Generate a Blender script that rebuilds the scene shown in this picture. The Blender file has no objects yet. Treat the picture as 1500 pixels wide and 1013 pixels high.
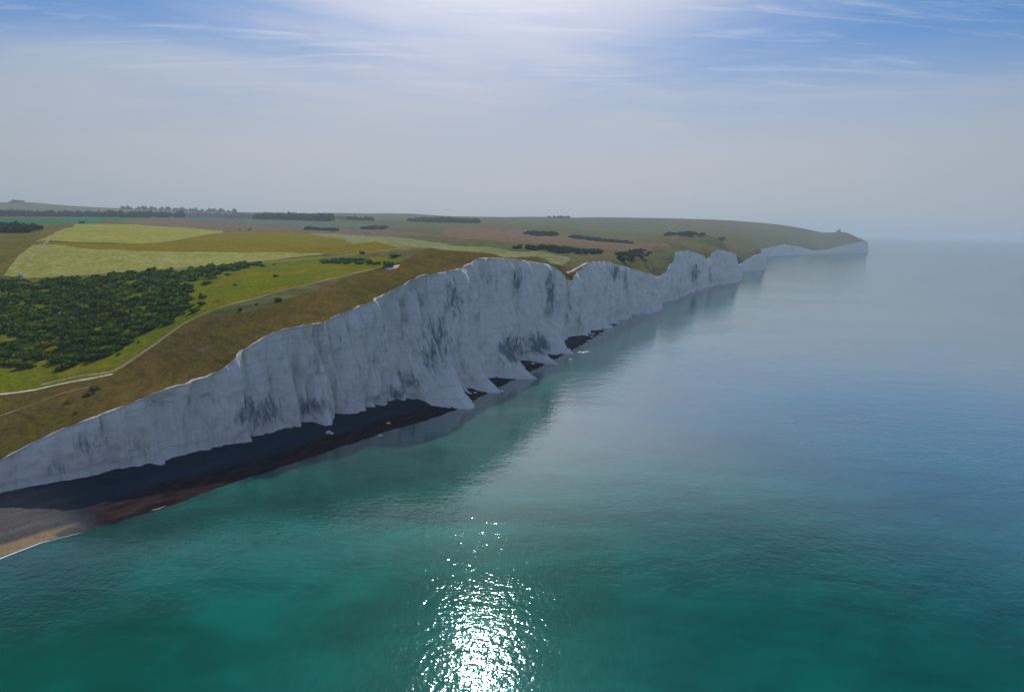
import bpy, bmesh, math, random
import numpy as np
from mathutils import Matrix, Vector, noise as mnoise
from mathutils.geometry import delaunay_2d_cdt

random.seed(7)
RNG = np.random.default_rng(11)
R = math.radians
scene = bpy.context.scene
COL = scene.collection

# ------------------------------------------------------------------ camera
H = 95.0
PITCH, ROLL = R(9.84), R(1.06)
cam_data = bpy.data.cameras.new('camera')
cam = bpy.data.objects.new('camera', cam_data)
COL.objects.link(cam)
cam_data.sensor_width = 36.0
cam_data.lens = 24.0
cam_data.clip_start = 1.0
cam_data.clip_end = 90000.0
CM = Matrix.Rotation(math.pi / 2 - PITCH, 4, 'X') @ Matrix.Rotation(ROLL, 4, 'Z')
cam.matrix_world = Matrix.Translation((0, 0, H)) @ CM
scene.camera = cam
CR = np.array([[CM[i][j] for j in range(3)] for i in range(3)])

# ------------------------------------------------------------------ light and sky
SUN_EL, SUN_AZ = R(36.0), R(-2.4)          # azimuth measured from +Y towards +X
SUN_DIR = Vector((math.sin(SUN_AZ) * math.cos(SUN_EL), math.cos(SUN_AZ) * math.cos(SUN_EL), math.sin(SUN_EL)))
sun_data = bpy.data.lights.new('sun', 'SUN')
sun_data.energy = 3.2
sun_data.angle = R(0.53)
sun_data.color = (1.0, 0.93, 0.82)
sun = bpy.data.objects.new('sun', sun_data)
COL.objects.link(sun)
sun.rotation_euler = SUN_DIR.to_track_quat('Z', 'Y').to_euler()
sun.location = (0, 0, 600)

world = bpy.data.worlds.new('World')
scene.world = world
world.use_nodes = True


def N(nt, typ, **kw):
    n = nt.nodes.new(typ)
    for k, v in kw.items():
        setattr(n, k, v)
    return n


def setin(nt, node, **kw):
    for k, v in kw.items():
        key = int(k[1:]) if k[0] == 'i' and k[1:].isdigit() else k.replace('_', ' ')
        s = node.inputs[key]
        if isinstance(v, bpy.types.NodeSocket):
            nt.links.new(v, s)
        else:
            s.default_value = v
    return node


def math_n(nt, op, a, b=0.0, c=0.0, clamp=False):
    n = N(nt, 'ShaderNodeMath', operation=op, use_clamp=clamp)
    setin(nt, n, i0=a, i1=b, i2=c)
    return n.outputs[0]


def mixc(nt, fac, a, b, blend='MIX'):
    n = N(nt, 'ShaderNodeMix', data_type='RGBA', blend_type=blend)
    n.clamp_factor = True
    for idx, v in ((0, fac), (6, a), (7, b)):
        if isinstance(v, bpy.types.NodeSocket):
            nt.links.new(v, n.inputs[idx])
        else:
            n.inputs[idx].default_value = v if idx == 0 else (*v[:3], 1.0)
    return n.outputs[2]


def ramp(nt, fac, lo, hi, a=0.0, b=1.0):
    n = N(nt, 'ShaderNodeMapRange', interpolation_type='SMOOTHSTEP')
    setin(nt, n, i0=fac, i1=lo, i2=hi, i3=a, i4=b)
    return n.outputs[0]


def noise_n(nt, vec, scale, detail=4.0, rough=0.55, dist=0.0):
    n = N(nt, 'ShaderNodeTexNoise')
    setin(nt, n, Vector=vec, Scale=scale, Detail=detail, Roughness=rough, Distortion=dist)
    return n.outputs[0]


def mapping(nt, vec, scale=(1, 1, 1), rot=(0, 0, 0), loc=(0, 0, 0)):
    n = N(nt, 'ShaderNodeMapping')
    setin(nt, n, Vector=vec, Scale=scale, Rotation=rot, Location=loc)
    return n.outputs[0]


STRENGTH = 0.064
VEIL_LOC = (11.9, 11.27, 0.0)


def build_world():
    nt = world.node_tree
    nt.nodes.clear()
    out = N(nt, 'ShaderNodeOutputWorld')
    bg = N(nt, 'ShaderNodeBackground')
    sky = N(nt, 'ShaderNodeTexSky', sky_type='NISHITA')
    sky.sun_disc = False
    sky.sun_elevation = SUN_EL
    sky.sun_rotation = SUN_AZ
    sky.altitude = 90
    sky.air_density = 1.0
    sky.dust_density = 0.0
    sky.ozone_density = 4.0
    tc = N(nt, 'ShaderNodeTexCoord').outputs['Generated']
    sep = N(nt, 'ShaderNodeSeparateXYZ')
    nt.links.new(tc, sep.inputs[0])
    z = math_n(nt, 'MAXIMUM', sep.outputs[2], 0.0)
    K = 1.0 / STRENGTH                       # colours below are final radiances
    def rad(r, g, b_):
        return (r * K, g * K, b_ * K)
    col = mixc(nt, 1.0, sky.outputs[0], (.26, .60, .88), 'MULTIPLY')
    # angle to the sun: the veil of ice haze is brighter round it
    dot = N(nt, 'ShaderNodeVectorMath', operation='DOT_PRODUCT')
    nt.links.new(tc, dot.inputs[0])
    dot.inputs[1].default_value = SUN_DIR
    d = math_n(nt, 'MAXIMUM', dot.outputs['Value'], 0.0)
    glow = math_n(nt, 'POWER', d, 9.0)
    # cirrus veil on a high flat layer
    inv = math_n(nt, 'DIVIDE', 1.0, math_n(nt, 'ADD', z, 0.10))
    comb = N(nt, 'ShaderNodeCombineXYZ')
    nt.links.new(math_n(nt, 'MULTIPLY', sep.outputs[0], inv), comb.inputs[0])
    nt.links.new(math_n(nt, 'MULTIPLY', sep.outputs[1], inv), comb.inputs[1])
    v1 = mapping(nt, comb.outputs[0], scale=(0.42, 0.62, 1.0), rot=(0, 0, R(-20)), loc=VEIL_LOC)
    veil = ramp(nt, noise_n(nt, v1, 0.8, 6.0, 0.55, 0.5), 0.38, 0.66)
    v2 = mapping(nt, comb.outputs[0], scale=(0.8, 4.5, 1.0), rot=(0, 0, R(-48)), loc=(3.1, 1.7, 0))
    wisps = ramp(nt, noise_n(nt, v2, 1.5, 9.0, 0.64, 1.1), 0.49, 0.80)
    up = ramp(nt, z, 0.06, 0.24)
    # milky ice-cloud veil in broad patches all over the sky, brighter where the sun shines through it
    veil_f = math_n(nt, 'ADD', math_n(nt, 'MULTIPLY', veil, 0.62), math_n(nt, 'MULTIPLY', glow, 0.55), clamp=True)
    vcol = mixc(nt, glow, rad(.295, .35, .425), rad(.66, .64, .74))
    col = mixc(nt, veil_f, col, vcol)
    wf = math_n(nt, 'MULTIPLY', math_n(nt, 'MULTIPLY', wisps, up), 0.48)
    wcol = mixc(nt, glow, rad(.34, .41, .49), rad(.90, .89, .95))
    col = mixc(nt, wf, col, wcol)
    aure = math_n(nt, 'POWER', d, 60.0)
    col = mixc(nt, aure, col, rad(1.8, 1.72, 1.65))
    # low haze band right round the horizon
    hz = math_n(nt, 'POWER', 2.718, math_n(nt, 'MULTIPLY', math_n(nt, 'POWER', z, 4.0), -620.0))
    # scattering is weakest a quarter turn from the sun and rises towards and away from it
    c2 = math_n(nt, 'POWER', math_n(nt, 'ABSOLUTE', dot.outputs['Value']), 2.0)
    phase = math_n(nt, 'ADD', 1.0, c2)               # the same towards and away from the sun
    hsc = N(nt, 'ShaderNodeVectorMath', operation='SCALE')
    hsc.inputs[0].default_value = rad(.170, .195, .220)
    nt.links.new(phase, hsc.inputs['Scale'])
    hzcol = mixc(nt, math_n(nt, 'POWER', d, 4.0), hsc.outputs[0], rad(.41, .395, .42))
    col = mixc(nt, math_n(nt, 'MULTIPLY', hz, 0.96), col, hzcol)
    nt.links.new(col, bg.inputs[0])
    bg.inputs[1].default_value = STRENGTH
    nt.links.new(bg.outputs[0], out.inputs[0])


build_world()
vs = scene.view_settings
vs.view_transform = 'Standard'
vs.look = 'None'
vs.gamma = 1.0
vs.exposure = 0.5
vs.use_curve_mapping = False
scene.cycles.volume_bounces = 1
scene.cycles.max_bounces = 8
scene.cycles.sample_clamp_indirect = 8.0

# ------------------------------------------------------------------ pixels to places (photo is 1500 x 1013, f = 1000 px)


def ray(px, py):
    v = np.stack(np.broadcast_arrays(np.asarray(px, float) - 750.0, 506.5 - np.asarray(py, float), -1000.0), -1)
    w = v @ CR.T
    return w / np.linalg.norm(w, axis=-1, keepdims=True)


def ground(px, py, z=0.0):
    d = ray(px, py)
    t = (z - H) / d[..., 2]
    return d[..., 0] * t, d[..., 1] * t


def project(X, Y, Z):
    p = np.stack(np.broadcast_arrays(X, Y, np.asarray(Z, float) - H), -1) @ CR
    return 750.0 - 1000.0 * p[..., 0] / p[..., 2], 506.5 + 1000.0 * p[..., 1] / p[..., 2]


def z_for_row(X, Y, py, z0=40.0):
    """height at which the place (X, Y) shows on picture row py"""
    z = z0
    for _ in range(12):
        a = project(X, Y, z)[1]
        b = project(X, Y, z + 1.0)[1]
        z = z + (py - a) / (b - a)
    return z


def vnoise(x, y, z=0.0, octaves=4):
    """fractal noise for arrays, via mathutils"""
    x, y, z = np.broadcast_arrays(np.asarray(x, float), np.asarray(y, float), np.asarray(z, float))
    return np.array([mnoise.fractal(Vector(p), 1.0, 2.0, octaves) for p in zip(x.ravel(), y.ravel(), z.ravel())]).reshape(x.shape)


def mesh_obj(name, verts, faces, mats=(), smooth=True, parent=None, face_mats=None):
    me = bpy.data.meshes.new(name)
    me.from_pydata([tuple(map(float, v)) for v in verts], [], [tuple(map(int, f)) for f in faces])
    for m in mats:
        me.materials.append(m)
    if face_mats is not None:
        me.polygons.foreach_set('material_index', np.asarray(face_mats, dtype=np.int32))
    me.polygons.foreach_set('use_smooth', np.full(len(me.polygons), smooth))
    me.update()
    o = bpy.data.objects.new(name, me)
    COL.objects.link(o)
    o.parent = parent
    return o


def grid_faces(n, m):
    i, j = np.meshgrid(np.arange(n - 1), np.arange(m - 1), indexing='ij')
    a = (i * m + j).ravel()
    return np.stack([a, a + m, a + m + 1, a + 1], -1)


def tag(o, label=None, cat=None, group=None, kind=None):
    if label: o['label'] = label
    if cat: o['category'] = cat
    if group: o['group'] = group
    if kind: o['kind'] = kind
    return o


def attr(o, name, vals):
    a = o.data.attributes.new(name, 'FLOAT', 'POINT')
    a.data.foreach_set('value', np.asarray(vals, dtype=np.float32).ravel())


def empty(name, loc, rz=0.0):
    e = bpy.data.objects.new(name, None)
    COL.objects.link(e)
    e.location = loc
    e.rotation_euler = (0, 0, rz)
    e.empty_display_size = 0.5
    return e

# ------------------------------------------------------------------ materials


def new_mat(name):
    m = bpy.data.materials.new(name)
    m.use_nodes = True
    nt = m.node_tree
    b = nt.nodes['Principled BSDF']
    b.inputs['Roughness'].default_value = 0.9
    b.inputs['Specular IOR Level'].default_value = 0.0
    return m, nt, b


def obj_coord(nt):
    return N(nt, 'ShaderNodeNewGeometry').outputs['Position']


def attr_n(nt, name):
    n = N(nt, 'ShaderNodeAttribute', attribute_name=name)
    return n.outputs['Fac']


def plain(name, col, rough=0.8, spec=0.2, metal=0.0, vary=0.12, scale=3.0):
    m, nt, b = new_mat(name)
    p = obj_coord(nt)
    f = noise_n(nt, p, scale, 4)
    c = mixc(nt, f, tuple(x * (1 - vary) for x in col), tuple(min(1, x * (1 + vary)) for x in col))
    nt.links.new(c, b.inputs['Base Color'])
    b.inputs['Roughness'].default_value = rough
    b.inputs['Specular IOR Level'].default_value = spec
    b.inputs['Metallic'].default_value = metal
    return m


def ground_mat(name, cols, big=0.012, fine=0.35, streak=None, bump=0.25, patch=None):
    """grass and crops: two or three own colours in broad drifts, tufts, optional mowing lines"""
    m, nt, b = new_mat(name)
    p = obj_coord(nt)
    f1 = ramp(nt, noise_n(nt, p, big, 5, 0.6, 0.6), 0.34, 0.66)
    c = mixc(nt, f1, cols[0], cols[1])
    if len(cols) > 2:
        f2 = ramp(nt, noise_n(nt, mapping(nt, p, loc=(91, 37, 5)), big * 3.1, 6, 0.65, 0.8), 0.50, 0.68)
        c = mixc(nt, f2, c, cols[2])
    if streak:
        ang, sc, col, amt = streak
        v = mapping(nt, p, rot=(0, 0, ang), scale=(sc, sc * 0.04, 1))
        s = ramp(nt, noise_n(nt, v, 1.0, 4, 0.6, 0.15), 0.42, 0.66)
        c = mixc(nt, math_n(nt, 'MULTIPLY', s, amt), c, col)
    if patch:
        psc, col, lo = patch
        s = ramp(nt, noise_n(nt, p, psc, 6, 0.7, 0.3), lo, lo + 0.08)
        c = mixc(nt, s, c, col)
    t = noise_n(nt, p, fine, 6, 0.7)
    tv = ramp(nt, t, 0.3, 0.7, 0.62, 1.32)
    mul = N(nt, 'ShaderNodeVectorMath', operation='SCALE')
    nt.links.new(c, mul.inputs[0]); nt.links.new(tv, mul.inputs['Scale'])
    nt.links.new(mul.outputs[0], b.inputs['Base Color'])
    bp = N(nt, 'ShaderNodeBump')
    setin(nt, bp, Strength=0.8, Distance=bump, Height=t)
    nt.links.new(bp.outputs[0], b.inputs['Normal'])
    return m


def chalk_mat():
    m, nt, b = new_mat('chalk')
    p = obj_coord(nt)
    sep = N(nt, 'ShaderNodeSeparateXYZ')
    nt.links.new(p, sep.inputs[0])
    st = attr_n(nt, 'stain')
    lip = attr_n(nt, 'lip')
    s_at = attr_n(nt, 'along')
    comb = N(nt, 'ShaderNodeCombineXYZ')
    nt.links.new(s_at, comb.inputs[0]); nt.links.new(sep.outputs[2], comb.inputs[1])
    sv = comb.outputs[0]
    # broad tone of the chalk
    base = mixc(nt, ramp(nt, noise_n(nt, mapping(nt, sv, scale=(0.05, 0.022, 1)), 1.0, 5, 0.6), 0.35, 0.65), (0.94, 0.94, 0.93), (0.88, 0.885, 0.89))
    # vertical run-off streaks, coarse and fine
    sk = noise_n(nt, mapping(nt, sv, scale=(0.30, 0.024, 1)), 1.0, 7, 0.70, 0.35)
    base = mixc(nt, ramp(nt, sk, 0.50, 0.74, 0, 0.36), base, (0.30, 0.37, 0.42))
    sk2 = noise_n(nt, mapping(nt, sv, scale=(1.1, 0.10, 1), loc=(5, 9, 0)), 1.0, 6, 0.72, 0.3)
    base = mixc(nt, ramp(nt, sk2, 0.52, 0.70, 0, 0.30), base, (0.34, 0.40, 0.45))
    # weathered, damp and algae-grey areas, broken up by noise
    sn = noise_n(nt, mapping(nt, sv, scale=(0.34, 0.085, 1)), 1.0, 10, 0.78, 0.5)
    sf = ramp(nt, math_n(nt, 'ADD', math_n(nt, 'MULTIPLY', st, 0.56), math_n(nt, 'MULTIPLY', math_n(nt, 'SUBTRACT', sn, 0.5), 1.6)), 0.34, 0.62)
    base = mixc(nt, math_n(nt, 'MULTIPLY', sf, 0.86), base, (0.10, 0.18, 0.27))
    # flint bands: thin dark lines along gently dipping beds
    zz = math_n(nt, 'ADD', sep.outputs[2], math_n(nt, 'MULTIPLY', s_at, -0.018))
    zz = math_n(nt, 'ADD', zz, math_n(nt, 'MULTIPLY', noise_n(nt, mapping(nt, sv, scale=(0.006, 0.01, 1)), 1.0, 3), 4.0))
    for per, wd, amt in ((1.7, 0.12, 0.16), (5.3, 0.03, 0.28), (17.0, 0.010, 0.60)):
        fr = math_n(nt, 'FRACT', math_n(nt, 'DIVIDE', zz, per))
        ln = math_n(nt, 'SUBTRACT', 1.0, ramp(nt, math_n(nt, 'ABSOLUTE', math_n(nt, 'SUBTRACT', fr, 0.5)), wd * 0.4, wd))
        gap = ramp(nt, noise_n(nt, mapping(nt, sv, scale=(0.09, 0.3, 1), loc=(per, 0, 0)), 1.0, 4, 0.6), 0.40, 0.58)
        base = mixc(nt, math_n(nt, 'MULTIPLY', math_n(nt, 'MULTIPLY', ln, gap), amt), base, (0.20, 0.22, 0.24))
    # small flints, holes and cracks
    fl = noise_n(nt, mapping(nt, sv, scale=(0.9, 1.1, 1)), 1.0, 5, 0.75)
    base = mixc(nt, ramp(nt, fl, 0.63, 0.74, 0, 0.55), base, (0.16, 0.18, 0.20))
    # fresh loose chalk on the lip
    base = mixc(nt, lip, base, (0.66, 0.645, 0.60))
    nt.links.new(base, b.inputs['Base Color'])
    h = math_n(nt, 'ADD', math_n(nt, 'ADD', math_n(nt, 'MULTIPLY', sk, 1.3), math_n(nt, 'MULTIPLY', sk2, .9)), math_n(nt, 'MULTIPLY', noise_n(nt, p, 0.55, 8, 0.72), 1.2))
    bp = N(nt, 'ShaderNodeBump')
    setin(nt, bp, Strength=1.0, Distance=1.3, Height=h)
    nt.links.new(bp.outputs[0], b.inputs['Normal'])
    b.inputs['Roughness'].default_value = 0.95
    return m


def beach_mat():
    m, nt, b = new_mat('shingle')
    p = obj_coord(nt)
    u = attr_n(nt, 'across')     # 0 at the cliff foot, 1 at the waterline
    al = attr_n(nt, 'along')
    comb = N(nt, 'ShaderNodeCombineXYZ')
    nt.links.new(al, comb.inputs[0]); nt.links.new(u, comb.inputs[1])
    n1 = noise_n(nt, mapping(nt, comb.outputs[0], scale=(0.03, 7.0, 1)), 1.0, 6, 0.6, 0.4)
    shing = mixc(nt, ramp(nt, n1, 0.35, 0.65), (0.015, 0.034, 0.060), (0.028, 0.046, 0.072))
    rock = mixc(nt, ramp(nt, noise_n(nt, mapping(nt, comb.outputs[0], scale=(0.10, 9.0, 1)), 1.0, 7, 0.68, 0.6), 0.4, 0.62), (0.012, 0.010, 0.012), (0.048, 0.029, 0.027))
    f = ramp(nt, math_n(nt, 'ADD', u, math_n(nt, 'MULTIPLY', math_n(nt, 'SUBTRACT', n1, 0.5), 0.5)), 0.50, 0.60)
    dry = mixc(nt, ramp(nt, n1, 0.35, 0.65), (0.085, 0.082, 0.088), (0.13, 0.122, 0.122))  # lit copy of the shingle, sunlight painted in as a paler grey
    shing = mixc(nt, ramp(nt, al, 2.0, 30.0), dry, shing)  # sunlit end pale, the rest dark: cliff shade put into the colour
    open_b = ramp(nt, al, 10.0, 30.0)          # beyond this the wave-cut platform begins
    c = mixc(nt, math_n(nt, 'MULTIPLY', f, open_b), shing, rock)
    # sand patches low on the open beach
    sn = noise_n(nt, mapping(nt, comb.outputs[0], scale=(0.07, 2.6, 1), loc=(4, 2, 0)), 1.0, 4, 0.5, 0.8)
    sf = math_n(nt, 'MULTIPLY', ramp(nt, math_n(nt, 'ADD', sn, math_n(nt, 'MULTIPLY', u, 0.45)), 0.82, 0.86), math_n(nt, 'SUBTRACT', 1.0, ramp(nt, al, 4.0, 20.0)))
    sf = math_n(nt, 'MULTIPLY', sf, ramp(nt, u, 0.80, 0.88))
    c = mixc(nt, sf, c, (0.27, 0.20, 0.125))
    g = noise_n(nt, p, 1.6, 8, 0.8)
    mul = N(nt, 'ShaderNodeVectorMath', operation='SCALE')
    nt.links.new(c, mul.inputs[0]); nt.links.new(ramp(nt, g, 0.3, 0.7, 0.6, 1.35), mul.inputs['Scale'])
    nt.links.new(mul.outputs[0], b.inputs['Base Color'])
    bp = N(nt, 'ShaderNodeBump')
    setin(nt, bp, Strength=0.9, Distance=0.5, Height=g)
    nt.links.new(bp.outputs[0], b.inputs['Normal'])
    b.inputs['Roughness'].default_value = 0.9
    b.inputs['Specular IOR Level'].default_value = 0.0
    return m


def sea_mat():
    m, nt, b = new_mat('sea_water')
    p = obj_coord(nt)
    sh = attr_n(nt, 'shore')     # metres from the shore
    drift = noise_n(nt, mapping(nt, p, scale=(0.006, 0.011, 1)), 1.0, 5, 0.6, 0.7)
    shallow = mixc(nt, ramp(nt, drift, 0.35, 0.65), (0.000, 0.044, 0.028), (0.000, 0.104, 0.080))
    deep = (0.000, 0.080, 0.088)
    fd = ramp(nt, math_n(nt, 'ADD', sh, math_n(nt, 'MULTIPLY', drift, 120.0)), 120.0, 420.0)
    c = mixc(nt, fd, shallow, deep)
    reef_shade = ramp(nt, math_n(nt, 'ADD', sh, math_n(nt, 'MULTIPLY', noise_n(nt, p, 0.05, 5, 0.6, 0.6), 12.0)), 4.0, 15.0)
    c = mixc(nt, reef_shade, (0.002, 0.016, 0.022), c)   # weedy rock shelf under shallow water, darkened to paint in the cliff's shadow too
    mott = noise_n(nt, mapping(nt, p, scale=(0.035, 0.07, 1), rot=(0, 0, R(20))), 1.0, 6, 0.62, 0.5)
    mul = N(nt, 'ShaderNodeVectorMath', operation='SCALE')
    nt.links.new(c, mul.inputs[0]); nt.links.new(ramp(nt, mott, 0.3, 0.7, 0.78, 1.2), mul.inputs['Scale'])
    swell = noise_n(nt, mapping(nt, p, scale=(0.050, 0.090, 1), rot=(0, 0, R(12))), 1.0, 2, 0.5, 0.4)
    chop = noise_n(nt, mapping(nt, p, scale=(0.27, 0.46, 1), rot=(0, 0, R(15))), 1.0, 2, 0.5, 0.6)
    rip = noise_n(nt, mapping(nt, p, scale=(1.0, 1.35, 1), rot=(0, 0, R(-14))), 1.0, 1, 0.5, 0.4)
    calm = ramp(nt, noise_n(nt, mapping(nt, p, scale=(0.004, 0.009, 1), loc=(7, 3, 0)), 1.0, 4, 0.6, 1.0), 0.35, 0.65, 0.55, 1.1)
    cross = noise_n(nt, mapping(nt, p, scale=(0.62, 0.30, 1), rot=(0, 0, R(-24)), loc=(9, 2, 0)), 1.0, 2, 0.5, 0.4)
    chop = math_n(nt, 'ADD', chop, math_n(nt, 'MULTIPLY', cross, 0.75))
    h = math_n(nt, 'ADD', math_n(nt, 'MULTIPLY', swell, 0.17), math_n(nt, 'ADD', math_n(nt, 'MULTIPLY', chop, 0.095), math_n(nt, 'MULTIPLY', rip, 0.034)))
    bp = N(nt, 'ShaderNodeBump')
    setin(nt, bp, Strength=calm, Distance=1.0, Height=h)
    body = N(nt, 'ShaderNodeBsdfDiffuse')
    nt.links.new(mul.outputs[0], body.inputs['Color'])
    gl = N(nt, 'ShaderNodeBsdfGlossy')
    nt.links.new(mixc(nt, ramp(nt, N(nt, 'ShaderNodeLayerWeight').outputs['Facing'], 0.45, 0.75), (.55, .93, 1.0), (1, 1, 1)), gl.inputs['Color'])
    wind = noise_n(nt, mapping(nt, p, scale=(0.0016, 0.0035, 1), rot=(0, 0, R(18)), loc=(2, 8, 0)), 1.0, 4, 0.6, 0.8)
    nt.links.new(ramp(nt, wind, 0.36, 0.64, 0.042, 0.075), gl.inputs['Roughness'])   # ruffled and calm patches
    nt.links.new(bp.outputs[0], gl.inputs['Normal'])
    lw = N(nt, 'ShaderNodeLayerWeight')
    nt.links.new(bp.outputs[0], lw.inputs['Normal'])
    fr = ramp(nt, lw.outputs['Facing'], 0.50, 0.88, 0.020, 0.66)
    # Facing is 1 - cos(angle) when Blend is 0.5
    mx = N(nt, 'ShaderNodeMixShader')
    nt.links.new(fr, mx.inputs[0]); nt.links.new(body.outputs[0], mx.inputs[1]); nt.links.new(gl.outputs[0], mx.inputs[2])
    nt.links.new(mx.outputs[0], nt.nodes['Material Output'].inputs['Surface'])
    nt.nodes.remove(b)
    return m


def leaf_mat(name, a, b_, c):
    m, nt, b = new_mat(name)
    t = attr_n(nt, 'tint')
    oi = N(nt, 'ShaderNodeObjectInfo').outputs['Random']
    f = math_n(nt, 'FRACT', math_n(nt, 'ADD', t, math_n(nt, 'MULTIPLY', oi, 0.77)))
    col = mixc(nt, ramp(nt, f, 0.0, 0.6), a, b_)
    col = mixc(nt, ramp(nt, f, 0.84, 0.97), col, c)
    col = mixc(nt, ramp(nt, noise_n(nt, obj_coord(nt), 1.1, 4, 0.7), 0.3, 0.7, 0, 0.5), col, tuple(x * 0.5 for x in a))
    col = mixc(nt, ramp(nt, noise_n(nt, mapping(nt, obj_coord(nt), loc=(13, 4, 0)), 0.045, 5, 0.65, 0.5), 0.53, 0.66, 0, .75), col, c)
    nt.links.new(col, b.inputs['Base Color'])
    b.inputs['Roughness'].default_value = 0.7
    tr = N(nt, 'ShaderNodeBsdfTranslucent')
    nt.links.new(mixc(nt, 1.0, col, (1.0, 1.15, .55), 'MULTIPLY'), tr.inputs['Color'])
    ad = N(nt, 'ShaderNodeMixShader')
    ad.inputs[0].default_value = 0.45
    nt.links.new(b.outputs[0], ad.inputs[1]); nt.links.new(tr.outputs[0], ad.inputs[2])
    nt.links.new(ad.outputs[0], nt.nodes['Material Output'].inputs['Surface'])
    return m


M_CHALK = chalk_mat()
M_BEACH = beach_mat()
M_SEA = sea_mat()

# ------------------------------------------------------------------ the coast line
BASE_PX = [(0, 738), (62, 721), (130, 708), (190, 698), (250, 682), (300, 673), (345, 659), (400, 640), (435, 631), (480, 627),
           (510, 614), (560, 600), (590, 588), (640, 582), (692, 566), (718, 548), (772, 527), (823, 504), (850, 491),
           (875, 481), (898, 472), (928, 460), (945, 458), (965, 454),
           (967, 441), (980, 440), (992, 436), (1010, 428), (1033, 420), (1050, 417), (1083, 411),
           (1085, 397), (1120, 395), (1121, 376), (1150, 373), (1190, 371), (1272, 370)]
SEG_STARTS = [0, 18, 23, 30, 32]              # index of the last shared station before each headland
TOPS = [
    [(-600, 900), (-200, 770), (0, 676), (35, 657), (55, 646), (93, 628), (120, 618), (145, 610), (170, 600), (196, 589), (245, 571), (306, 552), (320, 545),
     (340, 529), (360, 513), (367, 507), (400, 488), (420, 482), (450, 477), (475, 473), (490, 465), (520, 452), (540, 443), (560, 434),
     (575, 427), (600, 414), (620, 404), (650, 399), (680, 392), (692, 384), (697, 379), (715, 378), (740, 379), (770, 382), (800, 387),
     (815, 392), (825, 401), (831, 411), (840, 412)],
    [(820, 416), (831, 411), (838, 406), (850, 397), (860, 386), (868, 384), (893, 383), (900, 388), (920, 391), (940, 398), (955, 402), (966, 404)],
    [(960, 407), (966, 404), (975, 398), (985, 386), (992, 369), (1008, 367), (1020, 371), (1031, 374), (1036, 382), (1043, 372), (1050, 366), (1065, 368), (1083, 374)],
    [(1078, 390), (1085, 386), (1100, 376), (1120, 369)],
    [(1110, 366), (1122, 364), (1135, 361), (1150, 358), (1170, 361), (1190, 367), (1215, 365), (1240, 358), (1272, 352)],
]
bx, by = ground(*np.array(BASE_PX, float).T, z=1.0)
pts = np.stack([bx, by], -1)
pre = np.array([(-470, -60), (-370, 40), (-270, 130)], float)
post = np.array([(2060, 4100), (2350, 5000), (2500, 6500), (2600, 9000)], float)
NPRE = len(pre)
ctrl = np.vstack([pre, pts, post])
seglen = np.linalg.norm(np.diff(ctrl, axis=0), axis=1)
sctrl = np.concatenate([[0], np.cumsum(seglen)])
S0 = sctrl[NPRE]
s_list, s = [], 0.0
while s < sctrl[-1]:
    s_list.append(s)
    y = np.interp(s, sctrl, ctrl[:, 1])
    s += min(max(abs(y) * 0.0030, 1.0), 14.0)
SS = np.array(s_list)
cxy = np.stack([np.interp(SS, sctrl, ctrl[:, 0]), np.interp(SS, sctrl, ctrl[:, 1])], -1)


def smooth_curve(c, sig):
    n = len(c)
    k = int(max(2, sig * 3))
    w = np.exp(-0.5 * (np.arange(-k, k + 1) / sig) ** 2); w /= w.sum()
    pad = np.vstack([np.repeat(c[:1], k, 0), c, np.repeat(c[-1:], k, 0)])
    return np.stack([np.convolve(pad[:, i], w, 'valid') for i in range(c.shape[1])], -1)


cxy = smooth_curve(cxy, 3.0)
tan_ = np.gradient(smooth_curve(cxy, 9.0), axis=0)
tan_ /= np.linalg.norm(tan_, axis=1, keepdims=True)
INL = np.stack([-tan_[:, 1], tan_[:, 0]], -1)        # inland = left of travel
SREL = SS - S0                                        # 0 at the left edge of the photograph
seg_s = [sctrl[NPRE + i] for i in SEG_STARTS]
SEG = np.searchsorted(np.array(seg_s[1:]), SS, side='right')

# cliff-top height at every station, from the row where its edge shows
ZT = np.zeros(len(SS))
SETB = np.full(len(SS), 6.0)
for it in range(3):
    for i in range(len(SS)):
        X, Y = cxy[i] + INL[i] * SETB[i]
        if SREL[i] < -20:
            z = max(4.0, 17.0 + (SREL[i] + 20) * 0.035)
        elif SS[i] > sctrl[NPRE + len(BASE_PX) - 1]:
            z = 58.0 + 2.0 * min(1.0, (SS[i] - sctrl[NPRE + len(BASE_PX) - 1]) / 900.0)
        else:
            prof = np.array(TOPS[SEG[i]], float)
            z = 40.0
            for _ in range(5):
                px = project(X, Y, z)[0]
                z = z_for_row(X, Y, np.interp(px, prof[:, 0], prof[:, 1]), z)
        ZT[i] = min(max(z, 4.0), 100.0)
    SETB = 1.5 + 0.13 * ZT
ZT = smooth_curve(ZT[:, None], 1.2)[:, 0]


def nearest_s(X, Y):
    d = np.hypot(cxy[:, 0] - X, cxy[:, 1] - Y)
    i = int(np.argmin(d))
    return i, d[i]


# buttress fins: tip on the ground, height share they climb, half width in metres
FINS_PX = [(255, 697, 0.5, 9), (185, 704, 0.35, 7), (483, 636, 0.45, 12), (590, 597, 0.4, 9), (690, 598, 0.72, 24), (744, 575, 0.62, 20), (782, 554, 0.7, 20), (818, 533, 0.85, 15),
           (847, 518, 0.9, 15), (899, 479, 0.6, 14), (891, 477, 0.3, 9), (928, 464, 0.5, 12), (985, 438, 0.4, 14), (1001, 433, 0.5, 14), (1022, 425, 0.45, 14), (1032, 421, 0.7, 14), (1088, 409, 0.25, 26)]
FINS = []
for fx, fy, tm, w in FINS_PX:
    gx, gy = ground(fx, fy, 0.5)
    i, d = nearest_s(float(gx), float(gy))
    FINS.append((SS[i], min(d, 34.0) * 1.02, tm, w))

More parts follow.
